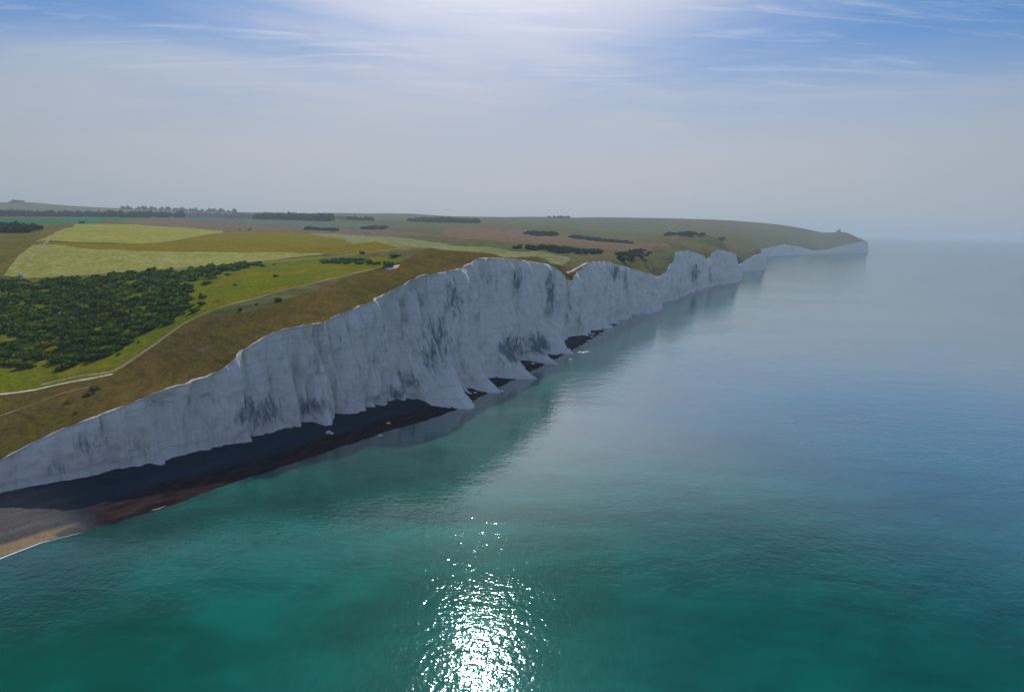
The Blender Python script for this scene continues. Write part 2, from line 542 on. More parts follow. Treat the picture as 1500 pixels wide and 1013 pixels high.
NT = 64
tt = np.linspace(0, 1, NT)
ZB = -1.5
n_s = len(SS)
tg, sg = np.meshgrid(tt, SS)
hgt = (ZT - ZB)[:, None]
zg = ZB + tg * hgt
off = SETB[:, None] * tg ** 0.85                       # inland lean
big = vnoise(SS / 34.0, 3.3, 0, 3)
med = vnoise(SS / 11.0, 8.1, 0, 3)
# pilasters fade slowly with height; their seams wander a little
P1 = vnoise(sg / 26.0 + tg * 0.35, tg * 0.5, 1.7, 4)
P2 = vnoise(sg / 7.5, zg / 38.0, 5.1, 4)
P3 = vnoise(sg / 2.6, zg / 3.2, 9.4, 3)
amp = np.clip(ZT / 45.0, 0.25, 1.0)[:, None]
topfix = np.clip((1 - tg) / 0.10, 0, 1) ** 0.7         # keep the top edge where it was measured
P4 = vnoise(sg / 15.0 + 0.2 * P1, zg / 90.0, 12.2, 3)
gully = np.exp(-(P4 / 0.10) ** 2) * 2.4 * np.clip(vnoise(SS / 60.0, 1.1, 4.4, 2)[:, None] + .45, 0, 1)
P5 = vnoise(sg / 21.0 + 0.25 * P2, zg / 130.0, 17.3, 3)
fold = (np.minimum(np.abs(P5) * 2.2, 1.0) ** 0.55 - 0.6) * 8.0
out = (fold + P1 * 4.2 + (1 - np.abs(P2) * 2.0) * 3.0 * np.clip(zg / 12.0, .25, 1) - 1.0 - gully) * amp * (0.25 + 0.75 * topfix) + P3 * 0.8 * topfix * np.clip(zg / 8.0, .15, 1)
for fk, (fs, A, tm, w) in enumerate(FINS):
    ex = (1.25, 1.9, 1.5, 1.1, 1.7)[fk % 5]; rx_ = (4.5, 3.0, 5.5, 4.0, 2.6)[fk % 5]; sh0 = (.30, .18, .34, .42, .25)[fk % 5]
    ds = np.abs(sg - fs + P3 * 0.9 + P2 * 2.5 * tg)
    wt = w * (1.12, 1.35, .95, 1.2, 1.45)[fk % 5] * (1 - 0.45 * np.clip(tg / tm, 0, 1))
    prof = np.clip(1 - ds / (wt * (.85 + .35 * P2)), 0, 1) ** ex
    q = np.clip(1 - tg / min(1.0, tm * 1.15), 0, 1)
    rise = sh0 * q + (1 - sh0) * q ** rx_
    out += A * prof * rise
# loose chalk apron at the very foot
foot = np.clip(1 - (zg - 1.0) / 5.0, 0, 1)
out += foot ** 2 * (2.6 + 2.0 * big[:, None])
inl = off - out
CX = cxy[:, 0:1] + INL[:, 0:1] * inl
CY = cxy[:, 1:2] + INL[:, 1:2] * inl
# lip of bare chalk on top
LW = np.clip(0.75 + 2.6 * vnoise(SS / 9.0, 0.4, 2.2, 5) + 1.2 * vnoise(SS / 45.0, 0.9, 6.2, 2), 0.06, 4.5) * np.clip(1.15 - ZT / 140, 0.6, 1.1)
lip_rows = []
for k, (f, dz) in enumerate(((0.35, 0.25), (1.0, 0.35))):
    a = inl[:, -1] + LW * f
    lip_rows.append((cxy[:, 0] + INL[:, 0] * a, cxy[:, 1] + INL[:, 1] * a, ZT + dz))
EDGE = np.stack(lip_rows[-1], -1)                      # the turf starts here
CX = np.concatenate([CX] + [r[0][:, None] for r in lip_rows], 1)
CY = np.concatenate([CY] + [r[1][:, None] for r in lip_rows], 1)
CZ = np.concatenate([zg] + [r[2][:, None] for r in lip_rows], 1)
NROW = NT + 2

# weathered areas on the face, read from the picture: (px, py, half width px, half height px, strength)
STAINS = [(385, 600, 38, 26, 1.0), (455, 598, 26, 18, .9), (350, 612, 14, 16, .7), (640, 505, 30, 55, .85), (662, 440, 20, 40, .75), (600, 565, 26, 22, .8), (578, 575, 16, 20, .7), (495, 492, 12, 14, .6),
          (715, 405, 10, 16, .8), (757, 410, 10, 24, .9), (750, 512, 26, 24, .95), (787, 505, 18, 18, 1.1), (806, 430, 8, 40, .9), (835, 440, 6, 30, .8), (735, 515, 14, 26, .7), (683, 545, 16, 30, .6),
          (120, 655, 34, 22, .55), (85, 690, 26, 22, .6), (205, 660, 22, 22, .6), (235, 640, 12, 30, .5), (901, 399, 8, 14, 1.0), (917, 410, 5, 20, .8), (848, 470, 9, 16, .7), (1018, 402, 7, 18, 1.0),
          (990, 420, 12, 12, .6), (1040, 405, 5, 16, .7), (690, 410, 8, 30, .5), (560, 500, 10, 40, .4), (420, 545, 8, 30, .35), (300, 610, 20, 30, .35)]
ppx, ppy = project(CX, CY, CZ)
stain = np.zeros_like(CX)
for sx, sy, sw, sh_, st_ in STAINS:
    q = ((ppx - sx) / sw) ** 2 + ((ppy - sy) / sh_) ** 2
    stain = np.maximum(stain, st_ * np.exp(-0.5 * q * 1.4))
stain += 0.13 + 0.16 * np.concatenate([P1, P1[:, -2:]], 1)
lipa = np.zeros_like(CX); lipa[:, NT - 1:] = 1.0; lipa[:, NT - 2] = 0.35

bounds = [0] + [int(np.searchsorted(SS, v)) for v in seg_s[1:]] + [n_s - 1]
CL_LABEL = ['long white chalk cliff in the foreground with tall fins at its sea end',
            'second chalk cliff beyond the first notch, sloping down to its end',
            'third chalk cliff with a small notch in its double brow',
            'small pale chalk headland beyond the third cliff',
            'farthest low chalk cliffs below the lighthouse hill']
for k in range(5):
    a, b_ = bounds[k], bounds[k + 1] + 1
    v = np.stack([CX[a:b_], CY[a:b_], CZ[a:b_]], -1).reshape(-1, 3)
    o = mesh_obj('chalk_cliff', v, grid_faces(b_ - a, NROW), [M_CHALK])
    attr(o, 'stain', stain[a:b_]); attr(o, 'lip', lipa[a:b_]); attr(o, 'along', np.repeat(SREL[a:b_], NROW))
    tag(o, CL_LABEL[k], 'cliff', kind='structure')

# ------------------------------------------------------------------ heights of the downs
COLS = {   # picture column: rows with their distance in metres
    -320: [(620, 240), (560, 300), (500, 400), (440, 540), (380, 800), (340, 1200), (322, 2000), (312, 2600), (300, 5200)],
    0: [(577, 285), (540, 320), (470, 410), (405, 540), (375, 640), (345, 850), (334, 1000), (325, 1400), (320, 1900), (315, 2500), (297, 5400)],
    45: [(572, 289), (405, 545), (296, 5400)],
    100: [(568, 284), (500, 360), (400, 555), (360, 720), (333, 1150), (318, 2400), (301.5, 5500)],
    200: [(560, 285), (510, 335), (470, 388), (430, 460), (395, 560), (365, 720), (350, 900), (335, 1250), (329, 1600), (322, 2200), (318, 2700), (306, 5600)],
    350: [(480, 325), (460, 345), (445, 370), (420, 430), (395, 530), (375, 680), (360, 850), (345, 1150), (335, 1600), (325, 2200), (321, 2600), (311, 5600)],
    500: [(430, 380), (405, 440), (390, 510), (375, 640), (360, 850), (350, 1100), (340, 1500), (330, 2100), (323, 2700), (312, 4600)],
    600: [(400, 420), (380, 480), (364, 580), (354, 760), (346, 1150), (336, 1650), (325, 2500), (314, 4600)],
    650: [(388, 425), (372, 500), (362, 620), (352, 1000), (345, 1250), (335, 1700), (325, 2500), (316.5, 4600)],
    720: [(374, 470), (370, 560), (362, 850), (350, 1150), (340, 1650), (330, 2400), (318, 4700)],
    800: [(380, 600), (374, 760), (362, 900), (350, 1200), (340, 1700), (330, 2500), (319, 4700)],
    850: [(390, 690), (380, 800), (370, 980), (355, 1350), (345, 1800), (335, 2600), (320, 4700)],
    920: [(384, 780), (375, 900), (365, 1100), (352, 1600), (342, 2200), (332, 3000), (320, 4600)],
    960: [(390, 900), (375, 1010), (360, 1300), (350, 1800), (340, 2500), (320, 4500)],
    1010: [(362, 1130), (355, 1400), (345, 2100), (336, 2900), (320, 4300)],
    1060: [(364, 1300), (356, 1600), (347, 2300), (335, 3200), (321.5, 4300)],
    1100: [(366, 1800), (356, 2100), (350, 2600), (340, 3300), (325, 4300)],
    1130: [(356, 2850), (350, 3100), (328, 4300)],
    1160: [(354, 3050), (348, 3400), (333.5, 4300)],
    1185: [(358, 3350), (351, 3600), (338.5, 4250)],
    1193: [(357, 3380), (343.0, 3900)],
    1204: [(359, 3420), (344.2, 3850)],
    1215: [(356, 3500), (343, 3800)],
    1223: [(354, 3530), (340.8, 3800)],
    1231: [(352, 3560), (339.2, 3800)],
    1240: [(350, 3560), (341, 3800)],
    1255: [(349.5, 3560), (346, 3700)],
}
cp = []
for c, rows in COLS.items():
    for r_, D in rows:
        d = ray(c, r_)
        cp.append((d[0] / d[1] * D, D, H + d[2] / d[1] * D))
    X, Y, Z = cp[-1]                                     # behind each crest the land falls away again
    cp.append((X * 1.35, Y * 1.35, Z * 0.80))
    cp.append((X * 2.2, Y * 2.2, Z * 0.55))
for X, Y, z in ((-90, 620, 60), (20, 760, 58), (60, 800, 55)):
    pass
# hidden hollow behind the first brow
for c, r_, D, z in ((600, 0, 900, 62), (650, 0, 790, 60), (720, 0, 700, 56), (780, 0, 680, 54), (0, 0, 3300, 90), (200, 0, 3600, 95), (350, 0, 3500, 95), (500, 0, 3400, 110)):
    d = ray(c, 345)
    cp.append((d[0] / d[1] * D, D, z))
for c in (1194, 1203, 1212, 1222, 1232, 1243, 1254, 1266):
    d = ray(c, 343)
    for D, z in ((4350, 72), (5200, 60), (7000, 50)):
        cp.append((d[0] / d[1] * D, D, z))
cp = np.array(cp)
e_idx = np.unique(np.concatenate([np.arange(0, n_s, 14), [n_s - 1]]))
extra = [i for i in range(3, n_s - 3) if (ZT[i] <= ZT[i - 3:i + 4].min() + 1e-6) and ZT[i] < 60]
e_idx = np.unique(np.concatenate([e_idx, np.array(extra, int)]))
ctrl3 = np.vstack([cp, EDGE[e_idx]])


def uv(X, Y):
    r_ = np.hypot(X, Y + 320.0)
    return np.stack([np.arctan2(X, Y + 320.0) * 1.6, np.log(r_)], -1)


def tps_k(r2):
    return np.where(r2 > 1e-14, 0.5 * r2 * np.log(np.maximum(r2, 1e-14)), 0.0)


P = uv(ctrl3[:, 0], ctrl3[:, 1])
nP = len(P)
A_ = np.zeros((nP + 3, nP + 3))
A_[:nP, :nP] = tps_k(((P[:, None] - P[None]) ** 2).sum(-1)) + np.eye(nP) * 2e-6
A_[:nP, nP] = 1; A_[:nP, nP + 1:] = P
A_[nP:, :nP] = A_[:nP, nP:].T
W_ = np.linalg.solve(A_, np.concatenate([ctrl3[:, 2], np.zeros(3)]))


def height(X, Y):
    X = np.atleast_1d(np.asarray(X, float)); Y = np.atleast_1d(np.asarray(Y, float))
    q = uv(X, Y)
    res = np.empty(len(q))
    for a in range(0, len(q), 8000):
        qq = q[a:a + 8000]
        k = tps_k(((qq[:, None] - P[None]) ** 2).sum(-1))
        res[a:a + 8000] = k @ W_[:nP] + W_[nP] + qq @ W_[nP + 1:]
    return np.maximum(res, 3.0)


DS = np.exp(np.linspace(math.log(190), math.log(9000), 700))


def on_land(px, py, smin=None):
    """places where pixels fall on the downs"""
    res = []
    for a, b_ in zip(np.atleast_1d(px), np.atleast_1d(py)):
        d = ray(a, b_)
        X = d[0] / d[1] * DS; Y = DS; Z = H + d[2] / d[1] * DS
        gap = Z - height(X, Y)
        if smin:
            gap[DS < smin] = 1e3
        hit = np.nonzero(gap <= 0)[0]
        i = hit[0] if len(hit) else int(np.argmin(gap))
        if len(hit) and i > 0 and gap[i - 1] < 900:
            f = gap[i - 1] / (gap[i - 1] - gap[i])
            D = DS[i - 1] + f * (DS[i] - DS[i - 1])
        else:
            D = DS[i]
        res.append((d[0] / d[1] * D, D))
    return np.array(res)

# ------------------------------------------------------------------ the downs, cut into fields, turf and tracks


def in_poly(x, y, poly):
    x = np.asarray(x); y = np.asarray(y)
    inside = np.zeros(x.shape, bool)
    n = len(poly)
    for i in range(n):
        x1, y1 = poly[i]; x2, y2 = poly[(i + 1) % n]
        if y1 == y2:
            continue
        c = ((y1 > y) != (y2 > y)) & (x < (x2 - x1) * (y - y1) / (y2 - y1) + x1)
        inside ^= c
    return inside


def densify(p, step_share=0.02, closed=True, wob=0.0):
    p = np.asarray(p, float)
    q = np.vstack([p, p[:1]]) if closed else p
    res = []
    for a, b_ in zip(q[:-1], q[1:]):
        L = np.linalg.norm(b_ - a)
        n = max(1, int(L / max(6.0, step_share * np.linalg.norm(a))))
        for k in range(n):
            res.append(a + (b_ - a) * k / n)
    if not closed:
        res.append(q[-1])
    res = np.array(res)
    if wob:
        sc = np.linalg.norm(res, axis=1) * wob
        res = res + np.stack([vnoise(res[:, 0] / 35, res[:, 1] / 35, 1.0, 3) * sc, vnoise(res[:, 0] / 35, res[:, 1] / 35, 8.0, 3) * sc], -1)
    return res


def px_poly(lst, wob=0.004):
    a = np.array(lst, float)
    return densify(on_land(a[:, 0], a[:, 1]), wob=wob)


def px_line(lst):
    a = np.array(lst, float)
    w = on_land(a[:, 0], a[:, 1])
    for _ in range(2):                                    # round the corners
        q = [w[0]]
        for u_, v_ in zip(w[:-1], w[1:]):
            q += [u_ * .75 + v_ * .25, u_ * .25 + v_ * .75]
        w = np.array(q + [w[-1]])
    return densify(w, 0.012, closed=False)


def ribbon(line, width):
    t = np.gradient(line, axis=0); t /= np.linalg.norm(t, axis=1, keepdims=True) + 1e-9
    n = np.stack([-t[:, 1], t[:, 0]], -1)
    wv = width * (0.75 + 0.5 * np.abs(vnoise(line[:, 0] / 12, line[:, 1] / 12, 4.0, 3)))[:, None]
    return np.vstack([line + n * wv * .5, (line - n * wv * .5)[::-1]])


turf_in = on_land(*np.array([(-60, 585), (0, 579), (60, 570), (110, 560), (165, 548), (220, 507), (290, 468), (330, 463), (372, 456), (420, 441), (470, 424), (530, 401), (578, 389), (600, 380), (612, 368), (655, 364), (700, 369), (795, 381), (828, 390)], float).T)
i0, i1 = int(np.searchsorted(SREL, -300)), int(np.searchsorted(SREL, 430))
turf_poly = np.vstack([[(-520, 60)], turf_in, (cxy - INL * 30)[i0:i1:8][::-1]])

ZONES = [  # name, outline, material, label
    ('pasture', px_poly([(-200, 420), (0, 409), (190, 401), (300, 392), (470, 374), (560, 378), (600, 383), (530, 400), (330, 452), (290, 467), (165, 548), (0, 578), (-120, 590)]),
     ground_mat('pasture_grass', [(.140, .145, .007), (.095, .125, .009), (.185, .150, .007)], .018, .45, patch=(.10, (.04, .062, .016), .60)),
     'olive green rough pasture between the scrub and the cliff path'),
    ('clifftop_turf', turf_poly, ground_mat('clifftop_turf', [(.128, .086, .026), (.088, .068, .017), (.100, .096, .011)], .022, .5, streak=(R(-42), .09, (.060, .052, .014), .7), patch=(.07, (.135, .088, .050), .60)),
     'brown dry clifftop turf along the edge of the near cliff'),
    ('rough_grass', px_poly([(-250, 352), (0, 341), (60, 341), (106, 329), (108, 333), (50, 355), (6, 398), (0, 409), (-200, 420)]),
     ground_mat('rough_grass', [(.145, .112, .022), (.10, .098, .02), (.17, .125, .03)], .012, .3, patch=(.05, (.05, .062, .018), .60)),
     'yellow brown rough grass left of the mown fields'),
    ('grass_ridge', px_poly([(55, 354), (130, 356), (210, 357), (262, 353), (330, 340), (430, 340), (520, 349), (640, 362), (600, 364), (475, 371), (300, 366), (200, 365), (130, 362), (75, 356)]),
     ground_mat('ridge_grass', [(.175, .140, .006), (.14, .130, .008), (.20, .140, .014)], .008, .3),
     'golden olive grass ridge between and beyond the mown fields'),
    ('mown_field', px_poly([(6, 402), (22, 378), (47, 358), (78, 357), (130, 363), (200, 366), (300, 367), (400, 367.5), (477, 371), (440, 376), (400, 380), (300, 389), (190, 397), (100, 402), (40, 405.5)], 0.001),
     ground_mat('mown_hay', [(.235, .235, .040), (.205, .22, .040), (.28, .275, .10)], .012, .25, streak=(R(62), .11, (.30, .29, .14), .6)),
     'large pale green mown field just above the dark scrub'),
    ('mown_field', px_poly([(52, 353), (66, 348), (108, 333), (108, 328.5), (200, 329.5), (330, 338), (322, 341), (262, 352), (210, 356), (130, 354.5), (72, 352)], 0.001),
     ground_mat('mown_grass', [(.245, .24, .030), (.21, .215, .030), (.27, .265, .07)], .008, .2, streak=(R(75), .07, (.28, .27, .12), .5), patch=(.006, (.16, .15, .02), .68)),
     'upper mown field with scattered olive hollows'),
    ('crop_field', px_poly([(-250, 331), (0, 326), (110, 326.5), (172, 324), (215, 319.5), (100, 319.5), (0, 321.5), (-250, 327)]),
     ground_mat('green_crop', [(.012, .155, .080), (.018, .135, .070)], .004, .08), 'vivid emerald green crop field below the left wood'),
    ('crop_field', px_poly([(215, 319.5), (330, 320.5), (480, 325), (640, 331), (560, 335), (420, 332), (250, 323), (172, 324)]),
     ground_mat('grey_green_crop', [(.10, .125, .085), (.085, .11, .08)], .004, .08), 'grey green crop field in front of the dark wood'),
    ('ploughed_field', px_poly([(172, 325), (250, 323.5), (420, 332.5), (560, 335.5), (640, 345), (560, 347), (440, 339), (335, 338), (200, 329)]),
     ground_mat('ploughed_soil', [(.165, .105, .080), (.14, .10, .072)], .004, .08), 'pinkish brown ploughed field behind the upper mown field'),
    ('pale_field', px_poly([(445, 341.5), (490, 342), (560, 346.5), (640, 356), (750, 368), (838, 379), (832, 383), (740, 376), (640, 367), (560, 356), (500, 349)]),
     ground_mat('pale_crop', [(.20, .215, .085), (.18, .20, .08)], .008, .1), 'narrow pale green field strip on the back of the first brow'),
    ('stubble_field', px_poly([(640, 345), (660, 332), (760, 336), (900, 352), (985, 362), (940, 366), (820, 357), (740, 354)]),
     ground_mat('stubble', [(.165, .10, .070), (.15, .105, .065)], .004, .06), 'reddish brown slope beyond the first brow'),
]
M_TRACK = ground_mat('chalk_track', [(.31, .25, .165), (.23, .18, .11)], .06, .6)
M_WHITE = ground_mat('white_track', [(.62, .60, .56), (.48, .46, .42)], .09, .8)
TRACKS = [
    ('chalk_path', ribbon(px_line([(-90, 586), (0, 577), (60, 568), (110, 558), (165, 547)]), 1.7), M_WHITE, 'white chalk path near the left edge of the turf'),
    ('dirt_path', ribbon(px_line([(60, 563), (110, 552), (165, 545), (200, 525), (250, 489), (290, 464), (330, 450), (370, 440), (430, 423), (520, 402), (556, 394)]), 2.7), M_TRACK, 'tan dirt path climbing along the scrub towards the brow'),
    ('farm_track', ribbon(px_line([(60, 409), (190, 399), (300, 391), (400, 382.5), (475, 374.5), (540, 369), (620, 363)]), 5.0), M_TRACK, 'pale farm track under the large mown field'),
    ('dirt_path', ribbon(px_line([(40, 382), (62, 360), (72, 350), (108, 331)]), 2.6), M_TRACK, 'pale track up the left side of the mown fields'),
    ('chalk_patch', px_poly([(562, 394.5), (575, 391), (586, 389.5), (582, 393), (570, 395.5)], 0.0), M_WHITE, 'bare white chalk patch beside the last bushes'),
    ('dirt_path', ribbon(px_line([(0, 609), (70, 583), (130, 566)]), 1.0), M_TRACK, 'faint narrow trail across the brown turf'),
    ('chalk_path', ribbon(px_line([(830, 399), (845, 392), (862, 385)]), 3.0), M_WHITE, 'short white path beside the first notch'),
]

outer = np.array([(2600, 12000), (0, 14500), (-9000, 12500), (-12500, 6000), (-6000, 900), (-1600, -150), (-560, -120)], float)
EB = EDGE[:, :2]
outer_d = densify(np.vstack([EB[-1:], outer, EB[:1]]), 0.05, closed=False)[1:-1]
land_poly = np.vstack([EB, outer_d])
az = np.radians(np.arange(-66, 34, 0.30))
rr = np.exp(np.arange(math.log(150), math.log(14500), 0.034))
ga, gr = np.meshgrid(az, rr)
gx = (np.sin(ga) * gr + RNG.normal(0, .0012, ga.shape) * gr).ravel()
gy = (np.cos(ga) * gr + RNG.normal(0, .0012, ga.shape) * gr - 320.0).ravel()
# a finer belt near the cliff edge
bi = np.arange(360, 830)
for dd in (3.0, 7.0, 12.0, 19.0, 28.0):
    gx = np.concatenate([gx, EB[bi[::3], 0] + INL[bi[::3], 0] * dd]); gy = np.concatenate([gy, EB[bi[::3], 1] + INL[bi[::3], 1] * dd])
keep = in_poly(gx, gy, land_poly)
gx, gy = gx[keep], gy[keep]
dist = np.empty(len(gx))
for a in range(0, len(gx), 4000):
    dist[a:a + 4000] = np.sqrt(((gx[a:a + 4000, None] - EB[None, ::2, 0]) ** 2 + (gy[a:a + 4000, None] - EB[None, ::2, 1]) ** 2).min(1))
keep = dist > np.minimum(2.0 + 0.004 * np.abs(gy), 25.0)
gx, gy = gx[keep], gy[keep]

vin = [Vector(p) for p in land_poly] + [Vector(p) for p in zip(gx, gy)]
ein = []
nb = len(land_poly)
for zn in ZONES + TRACKS:
    q = zn[1]
    b0 = len(vin)
    vin += [Vector(p) for p in q]
    ein += [(b0 + k, b0 + (k + 1) % len(q)) for k in range(len(q))]
cv, ce, cf, _, _, _ = delaunay_2d_cdt(vin, ein, [list(range(nb))], 1, 1e-4)
TV = np.array([(v.x, v.y) for v in cv]); TF = np.array(cf)
TZ = height(TV[:, 0], TV[:, 1])
de = np.empty(len(TV)); ne = np.empty(len(TV), int)
for a in range(0, len(TV), 4000):
    q = (TV[a:a + 4000, None, 0] - EB[None, :, 0]) ** 2 + (TV[a:a + 4000, None, 1] - EB[None, :, 1]) ** 2
    ne[a:a + 4000] = q.argmin(1); de[a:a + 4000] = np.sqrt(q.min(1))
rough = vnoise(TV[:, 0] / 38.0, TV[:, 1] / 38.0, 3.0, 5) * 1.0 + vnoise(TV[:, 0] / 260.0, TV[:, 1] / 260.0, 5.0, 3) * 2.2 + vnoise(TV[:, 0] / 700.0, TV[:, 1] / 700.0, 9.0, 3) * 9.0 * np.clip((np.hypot(TV[:, 0], TV[:, 1]) - 1200) / 2500, 0, 1)
TZ = TZ + rough * np.clip(de / 40.0, 0, 1) * np.clip(1.3 - np.hypot(TV[:, 0], TV[:, 1]) / 9000, .2, 1)
w_ = np.clip(1 - de / (6.0 + 0.006 * np.abs(TV[:, 1])), 0, 1)
TZ = TZ * (1 - w_) + EDGE[ne, 2] * w_
cen = TV[TF].mean(1)
zone = np.zeros(len(TF), int)
for k, zn in enumerate(ZONES + TRACKS):
    zone[in_poly(cen[:, 0], cen[:, 1], zn[1])] = k + 1
# sea-side slivers of the hull are dropped
ok = in_poly(cen[:, 0], cen[:, 1], land_poly)
M_DOWN = ground_mat('downland', [(.105, .100, .036), (.085, .100, .040), (.135, .098, .052)], .0035, .08, patch=(.010, (.045, .062, .03), .63))
parts = [('downland', None, M_DOWN, 'rolling grass downs reaching back to the far hills')] + ZONES + TRACKS
for k, (nm, _, mt, lb) in enumerate(parts):
    f = TF[(zone == k) & ok]
    if not len(f):
        continue
    ids, inv = np.unique(f, return_inverse=True)
    v = np.column_stack([TV[ids], TZ[ids]])
    o = mesh_obj(nm, v, inv.reshape(-1, 3), [mt])
    if o.data.polygons[0].normal.z < 0:
        o.data.flip_normals()
    tag(o, lb, nm.replace('_', ' '), kind='structure')


from mathutils.bvhtree import BVHTree
BVH = BVHTree.FromPolygons([tuple(p) for p in np.column_stack([TV, TZ])], [tuple(map(int, f)) for f in TF[ok]])


def gz(x, y):
    h = BVH.ray_cast(Vector((float(x), float(y), 900)), Vector((0, 0, -1)))
    return h[0].z if h[0] else float(height(x, y)[0])


def land3(px, py):
    """exact place on the built ground under a pixel"""
    d = Vector(ray(px, py))
    h = BVH.ray_cast(Vector((0, 0, H)), d)
    if h[0]:
        return np.array(h[0])
    p = on_land(px, py)[0]
    return np.array([p[0], p[1], gz(*p)])

# ------------------------------------------------------------------ beach
WATER_PX = [(-160, 868), (0, 816), (60, 793), (120, 778), (180, 764), (240, 743), (300, 722), (340, 706), (400, 688), (450, 672), (500, 655), (540, 640), (575, 629), (620, 617), (660, 604), (702, 582), (755, 555), (800, 533), (846, 509), (880, 488), (893, 480)]
wx, wy = ground(*np.array(WATER_PX, float).T, z=0.0)
wl = np.vstack([[(-520, -160), (-380, -20)], np.stack([wx, wy], -1)])
bidx = np.arange(0, int(np.searchsorted(SREL, 560)))
bidx = bidx[::2]
width = []
for i in bidx:
    o_, d_ = cxy[i], -INL[i]
    best = None
    for a, b_ in zip(wl[:-1], wl[1:]):
        e = b_ - a
        den = d_[0] * e[1] - d_[1] * e[0]
        if abs(den) < 1e-6:
            continue
        r_ = a - o_
        t = (r_[0] * e[1] - r_[1] * e[0]) / den
        u_ = (r_[0] * d_[1] - r_[1] * d_[0]) / den
        if -0.02 <= u_ <= 1.02 and -5 < t < 140 and (best is None or t < best):
            best = t
    width.append(best if best is not None else (width[-1] if width else 60.0))
width = np.array(width)
width = np.maximum(smooth_curve(width[:, None], 2.0)[:, 0] + vnoise(SREL[bidx] / 6.0, 2.0, 0, 4) * 1.6, 3.0)
uu = np.concatenate([[-8.0 / 30], np.linspace(0, 1, 34), [1.15, 1.5]])
BX, BY, BZ, BU, BA = [], [], [], [], []
taper = np.clip((520 - SREL[bidx]) / 60, 0.0, 1.0) * np.where(SREL[bidx] > 225, 0.55, 1.0)
taper = smooth_curve(taper[:, None], 4.0)[:, 0]
for k, i in enumerate(bidx):
    dd = uu * width[k]
    x = cxy[i, 0] - INL[i, 0] * dd; y = cxy[i, 1] - INL[i, 1] * dd
    prof = np.interp(uu, [-.3, 0, .35, .45, .55, .9, 1.0, 1.15, 1.5], [4.2, 3.9, 2.9, 2.1, 1.3, .45, 0.0, -.5, -2.0]) * (taper[k] if True else 1)
    prof = prof + vnoise(np.full(len(uu), SREL[i] / 4.0), dd / 2.5, 3.0, 4) * 0.32 * np.clip(uu, 0, .9) * (uu < .98)
    BX.append(x); BY.append(y); BZ.append(prof); BU.append(uu); BA.append(np.full(len(uu), SREL[i]))
v = np.stack([np.array(BX), np.array(BY), np.array(BZ)], -1).reshape(-1, 3)
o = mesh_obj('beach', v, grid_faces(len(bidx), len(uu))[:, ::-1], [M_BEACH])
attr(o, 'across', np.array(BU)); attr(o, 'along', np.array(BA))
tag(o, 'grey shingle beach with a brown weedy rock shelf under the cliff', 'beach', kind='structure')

# ------------------------------------------------------------------ sea
aa = np.radians(np.concatenate([np.arange(-180, -60, 6), np.arange(-60, 60, 1.0), np.arange(60, 181, 6)]))
rs = np.concatenate([[0.0], np.exp(np.linspace(math.log(12), math.log(30000), 150))])
sa, sr = np.meshgrid(aa, rs, indexing='ij')
sx_, sy_ = np.sin(sa) * sr, np.cos(sa) * sr
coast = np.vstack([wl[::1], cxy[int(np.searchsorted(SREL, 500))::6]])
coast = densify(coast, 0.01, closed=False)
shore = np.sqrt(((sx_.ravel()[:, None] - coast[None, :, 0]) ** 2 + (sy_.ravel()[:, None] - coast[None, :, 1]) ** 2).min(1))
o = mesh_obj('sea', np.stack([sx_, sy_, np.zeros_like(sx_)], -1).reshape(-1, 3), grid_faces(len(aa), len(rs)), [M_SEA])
if o.data.polygons[200].normal.z < 0:
    o.data.flip_normals()
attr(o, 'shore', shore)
tag(o, 'calm teal sea with sun glitter', 'sea', kind='structure')

# ------------------------------------------------------------------ plants
M_SCRUB = leaf_mat('scrub_leaves', (.018, .054, .020), (.088, .165, .026), (.20, .22, .012))
M_WOOD = leaf_mat('wood_leaves', (.016, .036, .022), (.030, .056, .028), (.040, .066, .026))
M_BARK = plain('bark', (.05, .04, .03))


